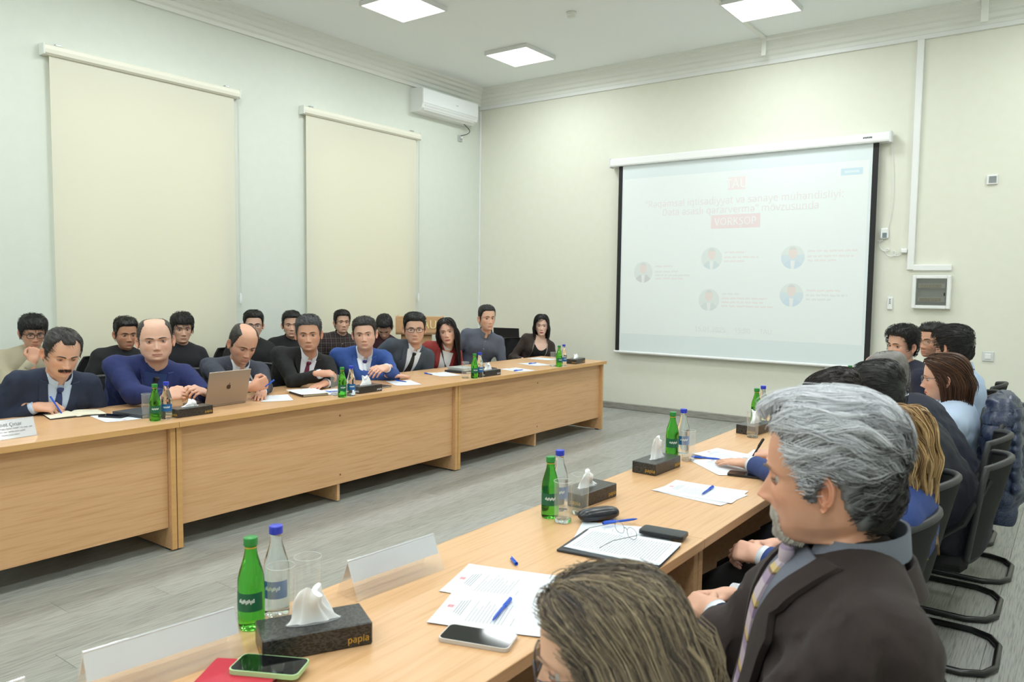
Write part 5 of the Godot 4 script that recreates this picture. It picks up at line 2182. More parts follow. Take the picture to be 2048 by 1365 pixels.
func person(S: Dictionary) -> void:
	var pel := Vector3(S.px, 0, S.pz)
	var t := thing("person", S.label, "person", pel, deg_to_rad(S.ty))
	var inv := t.transform.affine_inverse()
	var hs: float = S.get("hs", 1.05)
	var hc: Vector3 = inv * (S.head as Vector3)
	var dy: float = S.hy - S.ty
	var hb := Basis.from_euler(Vector3(deg_to_rad(S.get("hp", 0.0)), deg_to_rad(dy), deg_to_rad(S.get("hr", 0.0))))
	var hx := Transform3D(hb.scaled(Vector3.ONE * hs), hc)
	hx.basis = hb * Basis().scaled(Vector3(hs, hs * S.get("hl", 1.0), hs))
	var nbb := Basis.from_euler(Vector3(deg_to_rad(S.get("hp", 0.0)) * 0.55, deg_to_rad(dy) * 0.5, 0))
	var nb: Vector3 = hc + nbb * (Vector3(0, -0.15, -0.052) * hs) + S.get("nbo", Vector3.ZERO)
	var hip := Vector3(0, S.get("hip", 0.57), 0)
	var u: Vector3 = (nb - hip).normalized()
	var X := (Basis(Vector3.UP, deg_to_rad(S.get("sty", 0.0))) * Vector3.RIGHT)
	X = (X - u * X.dot(u)).normalized()
	var fw := X.cross(u)
	var sw: float = S.get("sw", 0.185)
	var bk: float = S.get("bulk", 1.0)
	var cl: Dictionary = S.cloth
	# arms
	var arms := []
	for sd in [1.0, -1.0]:
		var sh: Vector3 = nb - u * 0.065 + X * (sd * sw) - fw * 0.012
		var A: Dictionary = {}
		for a in S.get("arms", []):
			if a.s == sd:
				A = a
		var w: Vector3
		if A.has("w"):
			w = inv * (A.w as Vector3)
		else:
			w = hip + Vector3(sd * 0.12, 0.10, 0.33)
		var hint: Vector3 = A.get("hint", Vector3(sd * 0.7, -0.9, -0.35))
		var el := ik(sh, w, hint, 0.285, 0.255)
		arms.append({"s": sd, "sh": sh, "el": el, "w": w, "A": A})
	# clothed torso and sleeves as one field
	var lo: Vector3 = nb.min(hip)
	var hi: Vector3 = nb.max(hip)
	for a in arms:
		lo = lo.min(a.sh).min(a.el).min(a.w)
		hi = hi.max(a.sh).max(a.el).max(a.w)
	var cell := 0.0105 if S.get("hi", false) else 0.014
	var F := Field.new(lo - Vector3(0.17, 0.17, 0.2), hi + Vector3(0.17, 0.12, 0.2), cell)
	var fl := Vector3(1, 1, 0.74)
	var waist := hip.lerp(nb, 0.35)
	var chest := hip.lerp(nb, 0.70)
	F.cap(hip, waist, 0.168 * bk, 0.155 * bk, 0.05, fl)
	F.cap(waist, chest, 0.155 * bk, 0.158 * bk, 0.06, fl)
	F.cap(chest - X * 0.085 * bk, chest + X * 0.085 * bk, 0.118 * bk, 0.118 * bk, 0.06, Vector3(1, 1, 0.92))
	if S.has("belly"):
		F.cap(waist + fw * 0.05, waist + fw * 0.06 + u * 0.06, S.belly, S.belly, 0.08)
	if S.get("fem", false):
		F.cap(chest - X * 0.07 + fw * 0.075 - u * 0.02, chest + X * 0.07 + fw * 0.075 - u * 0.02, 0.062, 0.062, 0.05)
	var slim: float = S.get("arm", 1.0)
	for a in arms:
		F.cap(nb + X * (a.s * 0.035) - u * 0.02 - fw * 0.008, a.sh - X * (a.s * 0.02), 0.056, 0.056, 0.05)
		F.cap(a.sh, a.el, 0.066 * slim, 0.054 * slim, 0.035)
	var front := Field.new(F.o, F.o + Vector3.ONE * 0.01, cell)
	front.nx = F.nx
	front.ny = F.ny
	front.nz = F.nz
	front.f = F.f.duplicate()
	for a in arms:
		var fd: Vector3 = (a.w - a.el).normalized()
		F.cap(a.el, a.w - fd * 0.062, 0.054 * slim, 0.040 * slim, 0.03)
	var jm := MB.new()
	foldn.seed = int(S.get("sd", 3))
	var fo: float = cl.get("fold", 0.006)
	var fnz := foldn
	var ac := arms
	F.add_to(jm, func(q: Vector3) -> Vector3:
		# folds gather across the sleeves near the elbows and run down the body
		var g := 0.2
		var ql := q - hip
		if (ql - u * u.dot(ql)).length() > 0.16:
			g = 0.75
		for a in ac:
			g = maxf(g, 1.3 * exp(-q.distance_squared_to(a.el) / 0.012))
		var d := fnz.get_noise_3d(q.x * 1.0, q.y * 0.75, q.z * 1.2) * fo * g * 2.0
		return q + (q - (hip + u * u.dot(q - hip))).normalized() * d)
	part(t, cl.get("name", "jacket"), jm, cl.mat)
	# skin: head, neck, hands; a slim body under the clothes ties them together
	var body := MB.new()
	var hair := MB.new()
	head(body, hair, S, hx, nb, X, u, fw)
	body.col = lin(S.skin)
	body.tube([hip, chest, nb - u * 0.03], [0.09, 0.09, 0.06], 10)
	for a in arms:
		body.tube([nb - u * 0.06, a.sh, a.el, a.w], [0.03, 0.035, 0.03, 0.022], 8)
		var A: Dictionary = a.A
		if A.has("f"):
			var f := (inv.basis * (A.f as Vector3)).normalized()
			var bb := inv.basis * (A.get("b", Vector3.UP) as Vector3)
			bb = (bb - f * bb.dot(f)).normalized()
			hand(body, Transform3D(Basis(f.cross(bb), f, bb), a.w), a.s, A.get("pose", "relaxed"), lin(S.skin), A.get("sc", 1.02))
			var fd: Vector3 = (a.w - a.el).normalized()
			if cl.has("shirt"):
				var cm := MB.new()
				cm.tube([a.w - fd * 0.06, a.w - fd * 0.02, a.w - fd * 0.006, a.w - fd * 0.0065], [0.0355, 0.0365, 0.036, 0.029], 18, false)
				part(t, "shirt_cuff", cm, cloth_mat(cl.shirt, 0.75))
				var hm := MB.new()
				var ks: float = S.get("arm", 1.0)
				hm.tube([a.w - fd * 0.12, a.w - fd * 0.075, a.w - fd * 0.03, a.w - fd * 0.0295], [0.044 * ks, 0.0445 * ks, 0.0425 * maxf(ks, 1.0), 0.035], 20, false)
				part(t, "sleeve_hem", hm, cl.mat)
			else:
				var cm := MB.new()
				cm.tube([a.w - fd * 0.06, a.w - fd * 0.012, a.w - fd * 0.0125], [0.040, 0.0385, 0.029], 18, false)
				part(t, "sleeve_cuff", cm, cl.mat)
			if A.get("watch", false):
				var wm := MB.new()
				wm.tube([a.w - fd * 0.012, a.w + fd * 0.006], [0.031, 0.031], 16, false)
				part(t, "watch", wm, mat("watch_steel", c8(150, 152, 158), 0.3, 0.8))
		elif not A.has("none"):
			var f := Vector3(-a.s * 0.35, -0.25, 1.0).normalized()
			var bb := Vector3(0, 1, 0.2)
			bb = (bb - f * bb.dot(f)).normalized()
			if S.get("lap", true):
				hand(body, Transform3D(Basis(f.cross(bb), f, bb), a.w), a.s, "relaxed", lin(S.skin))
	part(t, "body", body, skin_mat())
	part(t, "hair", hair, vmat("hair_gloss", 0.5))
	dress(t, S, front, nb, X, u, fw, chest, hip)
	if S.has("glasses"):
		eyewear(t, S, hx)
	if S.has("earring"):
		for sd in [-1.0, 1.0]:
			var em := MB.new()
			em.x = hx
			em.tube([Vector3(sd * 0.079, -0.046, -0.012), Vector3(sd * 0.081, -0.056, -0.012), Vector3(sd * 0.079, -0.066, -0.012)], [0.0018, 0.0026, 0.0018], 6)
			part(t, "earring", em, mat("earring_gold", c8(214, 180, 110), 0.25, 0.9))
	# trousers and shoes
	var knee_y: float = S.get("knee", 0.53)
	var tm := MB.new()
	for sd in [-1.0, 1.0]:
		tm.tube([Vector3(sd * 0.08, 0.55, -0.06), Vector3(sd * 0.10, 0.545, 0.1), Vector3(sd * 0.115, knee_y, 0.36), Vector3(sd * 0.118, knee_y - 0.05, 0.44), Vector3(sd * 0.118, knee_y - 0.18, 0.445), Vector3(sd * 0.12, 0.11, 0.42), Vector3(sd * 0.12, 0.085, 0.42)], [0.095, 0.092, 0.073, 0.066, 0.064, 0.058, 0.05], 14)
	part(t, "trousers", tm, cloth_mat(cl.get("legs", c8(26, 27, 32))))
	for sd in [-1.0, 1.0]:
		var sm := MB.new()
		var r := []
		for q in [[-0.08, 0.028, 0.07], [-0.06, 0.036, 0.085], [0.0, 0.04, 0.085], [0.06, 0.043, 0.062], [0.12, 0.045, 0.048], [0.165, 0.036, 0.036], [0.18, 0.015, 0.02]]:
			var a2 := PackedVector3Array()
			for j in 12:
				var an := TAU * j / 12
				a2.append(Vector3(sd * 0.12 + cos(an) * q[1], maxf(0.001, q[2] * 0.5 + sin(an) * q[2] * 0.5), 0.44 + q[0]))
			r.append(a2)
		sm.rings(r, true, true, true)
		part(t, "shoe", sm, mat("shoe_black", c8(20, 20, 21), 0.35))

func skin_mat() -> StandardMaterial3D:
	if mats.has("skin"):
		return mats.skin
	var m := vmat("skin", 0.52)
	m.subsurf_scatter_enabled = true
	m.subsurf_scatter_strength = 0.06
	return m

func eyewear(t: Node3D, S: Dictionary, hx: Transform3D) -> void:
	var G: Dictionary = S.glasses
	var m := mat("frame_" + G.c.to_html(false), G.c, 0.3, G.get("metal", 0.0))
	var r: float = G.get("r", 0.0014)
	var w: float = S.get("fw", 1.0)
	var fm := MB.new()
	fm.x = hx
	var lm := MB.new()
	lm.x = hx
	for s in [-1.0, 1.0]:
		var pts := []
		var lens := PackedVector2Array()
		for i in 25:
			var a := TAU * i / 24
			var q := Vector2(signf(cos(a)) * pow(absf(cos(a)), 0.7) * 0.0245, signf(sin(a)) * pow(absf(sin(a)), 0.75) * G.get("h", 0.0175))
			pts.append(Vector3((s * 0.0325 + q.x) * w, -0.005 + q.y, 0.1065 - absf(s * 0.0325 + q.x) * 0.12))
			if i < 24:
				lens.append(Vector2((s * 0.0325 + q.x) * w, -0.005 + q.y))
		fm.tube(pts, [r], 6, false)
		lm.x = hx * Transform3D(Basis(Vector3.UP, s * 0.12), Vector3(0, 0, 0.1065))
		lm.prism(lens, -0.0005, 0.0005)
		fm.tube([Vector3(s * 0.0565 * w, 0.004, 0.099), Vector3(s * 0.071 * w, 0.006, 0.088), Vector3(s * 0.0785 * w, 0.004, 0.02), Vector3(s * 0.078 * w, 0.0, -0.02)], [r * 1.15], 6)
	fm.tube([Vector3(-0.0085, 0.0, 0.1055), Vector3(0, 0.003, 0.1075), Vector3(0.0085, 0.0, 0.1055)], [r * 1.2], 6)
	var o := part(t, "glasses", fm, m)
	part(o, "lens", lm, glass_pane("lens_glass", Color.WHITE, 0.04))

func dress(t: Node3D, S: Dictionary, F: Field, nb: Vector3, X: Vector3, u: Vector3, fw: Vector3, chest: Vector3, hip: Vector3) -> void:
	var cl: Dictionary = S.cloth
	var fr := [nb, X, u, fw]
	var kind: String = cl.kind
	var vb: float = cl.get("vb", 0.36)
	var vw: float = cl.get("vw", 0.066)
	var top := 0.008
	if kind in ["suit", "open"]:
		var wfn := func(q: float) -> float: return vw * pow(clampf(1.0 - (q - top) / (vb - top), 0.0, 1.0), 0.8) + (0.0 if kind == "suit" else cl.get("gap", 0.02))
		var sm := MB.new()
		patch(sm, F, fr, func(s: float, tt: float) -> Vector2:
			var q := lerpf(top, vb, tt)
			return Vector2((s * 2 - 1) * (wfn.call(q) + 0.004), q), 10, 16, 0.007)
		part(t, cl.get("inner", "shirt"), sm, cloth_mat(cl.shirt, 0.75))
		for sd in [-1.0, 1.0]:
			var lm := MB.new()
			var lw: float = cl.get("lapel", 0.055)
			patch(lm, F, fr, func(s: float, tt: float) -> Vector2:
				var q := lerpf(top - 0.008, vb + 0.01, tt)
				var wid: float = lw * (0.75 + 0.5 * tt) if tt < 0.26 else lw * 0.72 if tt < 0.31 else lw * 1.12 * pow(clampf((1.0 - tt) / 0.69, 0.0, 1.0), 0.7) + 0.004
				return Vector2(sd * (wfn.call(maxf(q, top)) + wid * s), q + s * wid * (0.25 if tt > 0.31 else -0.1)), 5, 24, 0.0135, 0.011)
			part(t, "lapel", lm, cl.mat)
	if cl.has("tie"):
		var tm := MB.new()
		patch(tm, F, fr, func(s: float, tt: float) -> Vector2:
			var q := lerpf(0.045, cl.get("tie_l", 0.37), tt)
			return Vector2((s * 2 - 1) * lerpf(0.0135, 0.034, pow(tt, 0.6)), q), 6, 14, 0.0125, 0.006)
		var tie := part(t, "tie", tm, cl.tie)
		var km := MB.new()
		var kp := F.hit(nb - u * 0.034 + fw * 0.36, -fw, 0.55) + fw * 0.013
		km.x = Transform3D(Basis(X, u, fw), kp)
		var r := []
		for q in [[0.020, 0.0185, 0.010], [0.010, 0.0195, 0.0135], [-0.004, 0.0155, 0.0125], [-0.016, 0.0115, 0.008]]:
			var a2 := PackedVector3Array()
			for j in 12:
				var an := TAU * j / 12
				a2.append(Vector3(cos(an) * q[1], q[0], sin(an) * q[2]))
			a2.reverse()
			r.append(a2)
		km.rings(r, true, true, true)
		part(tie, "knot", km, cl.tie)
	# collars
	if kind in ["suit", "shirt"]:
		var cm := MB.new()
		var sc: Color = cl.get("shirt", c8(230, 232, 236))
		var rr := []
		for i in 4:
			var q := PackedVector3Array()
			for j in 29:
				var an := deg_to_rad(lerpf(14.0, 346.0, j / 28.0))
				var h: float = [-0.012, 0.036, 0.041, 0.006][i] + 0.014 * (0.5 - 0.5 * cos(an)) * (1.0 if i in [1, 2] else 0.3)
				var rad: float = [0.071, 0.0655, 0.070, 0.0815][i]
				if i == 3:
					var fro := exp(-pow((fmod(an + PI, TAU) - PI) / 0.55, 2))
					h -= 0.034 * fro
					rad += 0.004 * fro
				q.append(nb + X * (sin(an) * rad * 0.98) + fw * (cos(an) * rad + 0.002) + u * (h - 0.006 - 0.016 * cos(an)))
			rr.append(q)
		cm.rings(rr, false)
		part(t, "shirt_collar", cm, cloth_mat(sc, 0.75) if kind == "suit" else cl.mat)
	if kind == "suit" or kind == "open" or kind == "hood":
		var jm := MB.new()
		var rr := []
		for i in 4:
			var q := PackedVector3Array()
			for j in 25:
				var an := deg_to_rad(lerpf(52.0, 308.0, j / 24.0))
				var bkk := 0.5 - 0.5 * cos(an)
				var h: float = [-0.02, 0.022, 0.026, -0.022][i] * (0.45 + 0.55 * bkk)
				var rad: float = [0.080, 0.080, 0.086, 0.112][i]
				if kind == "hood":
					rad *= [1.0, 1.05, 1.2, 1.25][i]
				q.append(nb + X * (sin(an) * rad) + fw * (cos(an) * rad - 0.004) + u * (h - 0.014 - 0.02 * (1.0 - bkk)))
			rr.append(q)
		jm.rings(rr, false)
		part(t, "jacket_collar" if kind != "hood" else "hood", jm, cl.mat)
	if kind == "crew" or kind == "roll":
		var cm := MB.new()
		var hgt := 0.02 if kind == "crew" else 0.07
		var rr := []
		for i in 5:
			var q := PackedVector3Array()
			for j in 24:
				var an := -TAU * j / 24
				var k := i / 4.0
				var rad := 0.084 - 0.012 * k if kind == "crew" else 0.08 - 0.016 * minf(1.0, k * 2.0)
				q.append(nb + X * (sin(an) * rad) + fw * (cos(an) * rad) + u * (-0.022 + hgt * k - 0.014 * cos(an)))
			rr.append(q)
		cm.rings(rr)
		part(t, "collar", cm, cl.get("collar_mat", cl.mat))
	if kind == "open":
		var cm := MB.new()
		if cl.get("roll", false):
			var rr := []
			for i in 5:
				var q := PackedVector3Array()
				for j in 24:
					var an := -TAU * j / 24
					var k := i / 4.0
					var rad := 0.078 - 0.016 * minf(1.0, k * 2.0)
					q.append(nb + X * (sin(an) * rad) + fw * (cos(an) * rad) + u * (-0.03 + 0.075 * k - 0.014 * cos(an)))
				rr.append(q)
			cm.rings(rr)
			part(t, "roll_neck", cm, cloth_mat(cl.shirt, 0.75))
	if kind == "shirt":
		var pm := MB.new()
		patch(pm, F, fr, func(s: float, tt: float) -> Vector2: return Vector2((s * 2 - 1) * 0.016, lerpf(0.04, 0.42, tt)), 2, 16, 0.0035)
		var pk := part(t, "placket", pm, cl.mat)
		for i in 5:
			var q := F.hit(nb - u * (0.06 + 0.075 * i) + fw * 0.36, -fw, 0.55) + fw * 0.004
			var bm := MB.new()
			bm.x = Transform3D(Basis(X, fw, -u), q)
			bm.lathe([[0.005, 0.0], [0.005, 0.0015], [0.0, 0.002]], 10)
			part(pk, "button", bm, mat("button_pale", c8(186, 190, 196), 0.3))
		if cl.get("pockets", false):
			for sd in [-1.0, 1.0]:
				for q in [[0.13, 0.235, 0.0035], [0.118, 0.15, 0.006]]:
					var km := MB.new()
					patch(km, F, fr, func(s: float, tt: float) -> Vector2: return Vector2(sd * (0.045 + 0.085 * s), lerpf(q[0], q[1], tt) + (0.012 * (1.0 - absf(s * 2 - 1)) * tt)), 6, 5, q[2])
					part(t, "pocket" if q[0] > 0.12 else "pocket_flap", km, cl.mat)
	if kind == "scoop":
		# open hooded top over a low-necked vest
		var vm := MB.new()
		patch(vm, F, fr, func(s: float, tt: float) -> Vector2:
			var a := (s * 2 - 1)
			return Vector2(a * 0.075, lerpf(0.055 + 0.045 * (1.0 - a * a), 0.36, tt)), 12, 12, 0.006)
		part(t, "vest", vm, cloth_mat(c8(20, 21, 26)))
		var nm := MB.new()
		patch(nm, F, fr, func(s: float, tt: float) -> Vector2:
			var a := (s * 2 - 1)
			return Vector2(a * 0.08, lerpf(-0.03, 0.06 + 0.045 * (1.0 - a * a), tt)), 12, 10, 0.004)
		nm.col = lin(S.skin)
		for i in nm.c.size():
			nm.c[i] = lin(S.skin)
		part(t, "neckline", nm, skin_mat())
		for sd in [-1.0, 1.0]:
			var zm := MB.new()
			var pts := []
			for i in 12:
				pts.append(F.hit(nb - u * (0.02 + 0.03 * i) + X * (sd * (0.085 + 0.006 * sin(i * 0.8))) + fw * 0.36, -fw, 0.55) + fw * 0.004)
			zm.tube(pts, [0.003], 6)
			part(t, "zip", zm, mat("zip_metal", c8(176, 170, 160), 0.3, 0.8))

func people() -> void:
	foldn = FastNoiseLite.new()
	foldn.noise_type = FastNoiseLite.TYPE_SIMPLEX
	foldn.frequency = 11.0
	foldn.fractal_octaves = 2
	var blk := [c8(20, 18, 18), c8(30, 27, 26)]
	var dkb := [c8(26, 21, 19), c8(40, 32, 28)]
	var fwd := Vector3(0, 0.15, 1.0)
	var sk1 := c8(218, 174, 150)
	var sk2 := c8(212, 162, 136)
	var sk3 := c8(226, 182, 160)
	var sk4 := c8(196, 144, 116)
	var white := c8(226, 230, 238)
	# ---- window-side table, left to right
	person({"label": "person at the left edge in dark clothes, mostly out of the picture", "px": -5.2, "pz": -1.42, "ty": 90, "head": Vector3(-5.05, 1.15, -1.40), "hy": 85, "skin": sk1, "sd": 50,
		"hair": {"line": LINE_M, "col": blk, "jit": 0.06, "comb": fwd, "len": 0.03, "n": 380}, "cloth": {"kind": "crew", "mat": cloth_mat(c8(28, 28, 32))}})
	person({"label": "moustached man in a navy suit writing in a notebook", "px": -5.22, "pz": -2.06, "ty": 80, "head": Vector3(-4.82, 1.115, -2.07), "hy": 84, "hp": 22, "hr": -4, "hs": 1.1, "fw": 1.04, "jaw": 1.08, "skin": sk1, "sd": 4, "eye": 0.25, "lid": -0.1, "gy": -0.5, "nose": 1.12, "beard": 0.10, "sw": 0.20, "bulk": 1.06,
		"hair": {"line": LINE_REC, "col": [c8(38, 34, 33), c8(60, 56, 55)], "jit": 0.06, "comb": Vector3(0.3, 0.1, 0.9), "len": 0.035, "n": 798, "top": 0.010, "side": 0.004, "r": 0.00093},
		"whisk": {"n": 260, "stache": 1.0, "len": 0.009, "r": 0.0009, "col": [c8(38, 28, 26), c8(58, 46, 42)]},
		"cloth": {"kind": "suit", "mat": cloth_mat(c8(34, 44, 68)), "shirt": c8(186, 204, 228), "tie": cloth_mat(c8(34, 52, 102), 0.5)},
		"arms": [{"s": -1.0, "w": Vector3(-4.88, 0.802, -1.945), "f": Vector3(0.65, -0.05, -0.75), "b": Vector3(0.35, 0.9, 0.35), "pose": "pen", "sc": 1.08}]})
	held_pen("blue pen in the moustached man's hand", Vector3(-4.795, 0.80, -2.025), Vector3(-0.35, 0.85, 0.35), true)
	person({"label": "heavy balding man in a royal blue suit with clasped hands", "px": -5.28, "pz": -2.68, "ty": 72, "head": Vector3(-4.9, 1.158, -2.685), "hy": 64, "hp": 2, "hr": 3, "hs": 1.17, "fw": 1.12, "jaw": 1.14, "skin": sk3, "sd": 5, "eye": 0.62, "nose": 1.05, "beard": 0.10, "sw": 0.225, "bulk": 1.22, "belly": 0.13, "arm": 1.2,
		"hair": {"line": LINE_REC, "bald": Vector3(0.053, 0.035, 0.085), "col": [c8(52, 46, 44), c8(74, 68, 66)], "jit": 0.06, "comb": Vector3(0, -0.4, -0.5), "len": 0.014, "n": 722, "top": 0.004, "side": 0.003, "r": 0.00068},
		"cloth": {"kind": "suit", "mat": cloth_mat(c8(32, 44, 100)), "shirt": c8(24, 48, 104), "tie": cloth_mat(c8(30, 34, 46), 0.5), "vw": 0.075},
		"arms": [{"s": -1.0, "w": Vector3(-4.56, 0.825, -2.55), "f": Vector3(0.55, 0.25, -0.8), "b": Vector3(0.6, 0.6, 0.5), "pose": "clasp", "sc": 1.05}, {"s": 1.0, "w": Vector3(-4.52, 0.83, -2.80), "f": Vector3(0.45, 0.35, 0.85), "b": Vector3(0.5, 0.75, -0.4), "pose": "clasp", "sc": 1.05, "watch": true}]})
	person({"label": "balding man in a charcoal suit looking down, fist round a pen", "px": -5.24, "pz": -3.33, "ty": 76, "head": Vector3(-4.86, 1.10, -3.32), "hy": 76, "hp": 24, "hr": -6, "hs": 1.12, "fw": 1.02, "skin": sk2, "sd": 6, "eye": 0.35, "lid": -0.1, "gy": -0.4, "nose": 1.1, "beard": 0.22, "sw": 0.20,
		"hair": {"line": LINE_REC, "bald": Vector3(0.048, 0.03, 0.105), "col": [c8(40, 35, 33), c8(62, 56, 54)], "jit": 0.06, "comb": Vector3(0, -0.5, -0.4), "len": 0.013, "n": 798, "top": 0.005, "side": 0.004, "r": 0.00074},
		"cloth": {"kind": "suit", "mat": cloth_mat(c8(62, 66, 80)), "shirt": white, "tie": cloth_mat(c8(28, 28, 32), 0.5)},
		"arms": [{"s": -1.0, "w": Vector3(-4.44, 0.845, -3.10), "f": Vector3(0.3, 0.22, -0.9), "b": Vector3(0.9, 0.1, 0.3), "pose": "fist", "sc": 1.08}, {"s": 1.0, "w": Vector3(-4.54, 0.782, -3.24), "f": Vector3(0.75, -0.08, 0.6), "b": Vector3(0, 1, 0), "pose": "flat"}]})
	held_pen("blue pen end showing in the balding man's fist", Vector3(-4.40, 0.845, -3.175), Vector3(0.6, 0.55, -0.4), true)
	person({"label": "grey-haired man in a black suit with a maroon tie", "px": -5.24, "pz": -3.92, "ty": 66, "head": Vector3(-4.86, 1.15, -3.905), "hy": 49, "hp": 4, "hr": 2, "hs": 1.13, "fw": 1.02, "jaw": 1.08, "skin": sk2, "sd": 7, "eye": 0.6, "nose": 1.08, "beard": 0.16, "sw": 0.205, "bulk": 1.05,
		"hair": {"line": LINE_M, "col": [c8(52, 52, 54), c8(96, 97, 100), c8(36, 36, 38)], "jit": 0.06, "comb": Vector3(0.5, 0.2, 0.8), "len": 0.032, "n": 1235, "top": 0.015, "side": 0.006, "r": 0.00093},
		"cloth": {"kind": "suit", "mat": cloth_mat(c8(24, 25, 27)), "shirt": white, "tie": cloth_mat(c8(104, 28, 60), 0.45)}, "brow": c8(24, 20, 20),
		"arms": [{"s": -1.0, "w": Vector3(-4.58, 0.865, -3.80), "f": Vector3(0.12, -0.06, -1.0), "b": Vector3(0.5, 0.85, 0), "pose": "relaxed"}, {"s": 1.0, "w": Vector3(-4.575, 0.79, -3.83), "f": Vector3(0.3, -0.1, 0.95), "b": Vector3(0.1, 1, 0), "pose": "flat", "watch": true}]})
	person({"label": "dark-haired man in a bright blue suit leaning on folded arms", "px": -5.2, "pz": -4.58, "ty": 64, "head": Vector3(-4.8, 1.13, -4.435), "hy": 44, "hp": 3, "hr": 4, "hs": 1.1, "fw": 1.04, "jaw": 1.1, "skin": sk3, "sd": 8, "eye": 0.62, "beard": 0.14, "sw": 0.21, "bulk": 1.08,
		"hair": {"line": LINE_M, "col": [c8(34, 30, 30), c8(56, 52, 52)], "jit": 0.06, "comb": Vector3(0.4, 0.3, 0.8), "len": 0.035, "n": 855, "top": 0.014, "side": 0.006, "r": 0.00099},
		"cloth": {"kind": "suit", "mat": cloth_mat(c8(44, 78, 150)), "shirt": white, "tie": cloth_mat(c8(62, 52, 120), 0.45)},
		"arms": [{"s": 1.0, "w": Vector3(-4.47, 0.875, -4.36), "f": Vector3(0.15, -0.05, 1.0), "b": Vector3(0.5, 0.85, 0), "pose": "relaxed"}, {"s": -1.0, "w": Vector3(-4.56, 0.79, -4.52), "f": Vector3(0.15, -0.08, -1.0), "b": Vector3(0.15, 1, 0), "pose": "flat"}]})
	person({"label": "man in black-rimmed glasses, grey suit and black tie", "px": -5.36, "pz": -5.26, "ty": 60, "head": Vector3(-5.0, 1.133, -5.245), "hy": 47, "hp": 3, "hs": 1.14, "fw": 1.04, "jaw": 1.1, "skin": sk1, "sd": 9, "eye": 0.7, "beard": 0.12, "sw": 0.205, "bulk": 1.05,
		"hair": {"line": LINE_M, "col": blk, "jit": 0.06, "comb": Vector3(0.5, 0.5, 0.6), "len": 0.04, "n": 798, "top": 0.017, "side": 0.007, "r": 0.00105, "quiff": 0.6},
		"glasses": {"c": c8(24, 22, 24), "r": 0.0019, "h": 0.0165}, "cloth": {"kind": "suit", "mat": cloth_mat(c8(66, 74, 86)), "shirt": white, "tie": cloth_mat(c8(26, 27, 30), 0.5), "vw": 0.075}})
	person({"label": "woman with long dark hair in a red jacket and white roll-neck", "px": -5.38, "pz": -5.80, "ty": 58, "head": Vector3(-5.05, 1.085, -5.76), "hy": 38, "hp": 1, "hr": 9, "hs": 1.08, "fw": 0.99, "jaw": 0.98, "nose": 0.88, "skin": sk3, "lip": c8(176, 84, 92), "sd": 10, "eye": 0.7, "fem": true, "sw": 0.165, "bulk": 0.95, "arm": 0.9, "brow": c8(40, 30, 28), "brow_t": 0.0022, "earring": true,
		"hair": {"line": LINE_F, "col": [c8(24, 18, 18), c8(36, 27, 26)], "comb": Vector3(0, -0.3, -0.15), "part": -0.01, "drop": 0.03, "len": 0.36, "n": 700, "steps": 12, "top": 0.009, "side": 0.004, "r": 0.0026, "gather": 0.06, "taper": 0.96, "grav": 0.5},
		"cloth": {"kind": "open", "mat": cloth_mat(c8(150, 52, 50)), "shirt": c8(230, 232, 236), "inner": "sweater", "roll": true, "gap": 0.012, "vw": 0.06, "vb": 0.42, "lapel": 0.05}})
	person({"label": "young man with cropped dark hair in a grey denim shirt", "px": -5.36, "pz": -6.50, "ty": 52, "head": Vector3(-5.1, 1.197, -6.46), "hy": 60, "hp": 0, "hs": 1.09, "fw": 0.95, "jaw": 0.98, "hl": 1.04, "skin": sk1, "sd": 11, "eye": 0.62, "sw": 0.19, "bulk": 0.95, "arm": 0.92, "gx": -0.3,
		"hair": {"line": LINE_M, "col": blk, "jit": 0.06, "comb": Vector3(0.2, -0.1, 0.9), "len": 0.02, "n": 798, "top": 0.010, "side": 0.004, "r": 0.00087},
		"cloth": {"kind": "shirt", "mat": cloth_mat(c8(92, 98, 114)), "pockets": true}})
	person({"label": "young woman with a dark bob, brown hooded top over black", "px": -5.42, "pz": -7.68, "ty": 48, "head": Vector3(-5.2, 1.072, -7.645), "hy": 35, "hp": 0, "hs": 1.05, "fw": 0.94, "jaw": 0.9, "nose": 0.88, "skin": c8(234, 196, 178), "lip": c8(178, 70, 74), "sd": 12, "eye": 0.75, "fem": true, "sw": 0.165, "bulk": 0.88, "arm": 0.88, "brow": c8(34, 28, 28), "brow_t": 0.0026, "earring": true,
		"hair": {"line": LINE_F, "col": [c8(24, 22, 22), c8(38, 34, 34)], "comb": Vector3(0, -0.3, -0.1), "part": 0.015, "drop": 0.03, "len": 0.155, "n": 900, "steps": 9, "top": 0.013, "side": 0.011, "r": 0.0026, "taper": 0.985, "grav": 0.5, "tip": 0.12},
		"cloth": {"kind": "scoop", "name": "hooded_top", "mat": cloth_mat(c8(58, 46, 42))}})
	# ---- second row by the blinds
	person({"label": "young man in a beige sweater and glasses, hand at his chin", "px": -6.48, "pz": -2.53, "ty": 82, "head": Vector3(-6.35, 1.15, -2.526), "hy": 78, "hp": 12, "hs": 1.0, "skin": sk2, "sd": 13, "eye": 0.35, "gy": -0.4, "sw": 0.195, "beard": 0.12,
		"hair": {"line": LINE_LOW, "col": blk, "jit": 0.06, "comb": Vector3(0.1, -0.3, 0.9), "len": 0.05, "n": 798, "top": 0.022, "side": 0.012, "r": 0.00124},
		"glasses": {"c": c8(26, 24, 24), "r": 0.0021, "h": 0.017}, "cloth": {"kind": "crew", "name": "sweater", "mat": cloth_mat(c8(176, 168, 144))},
		"arms": [{"s": -1.0, "w": Vector3(-6.20, 0.945, -2.46), "f": Vector3(-0.15, 1.0, -0.25), "b": Vector3(0.9, 0.1, 0.3), "pose": "fist", "hint": Vector3(-0.3, -1.0, 0.4)}]})
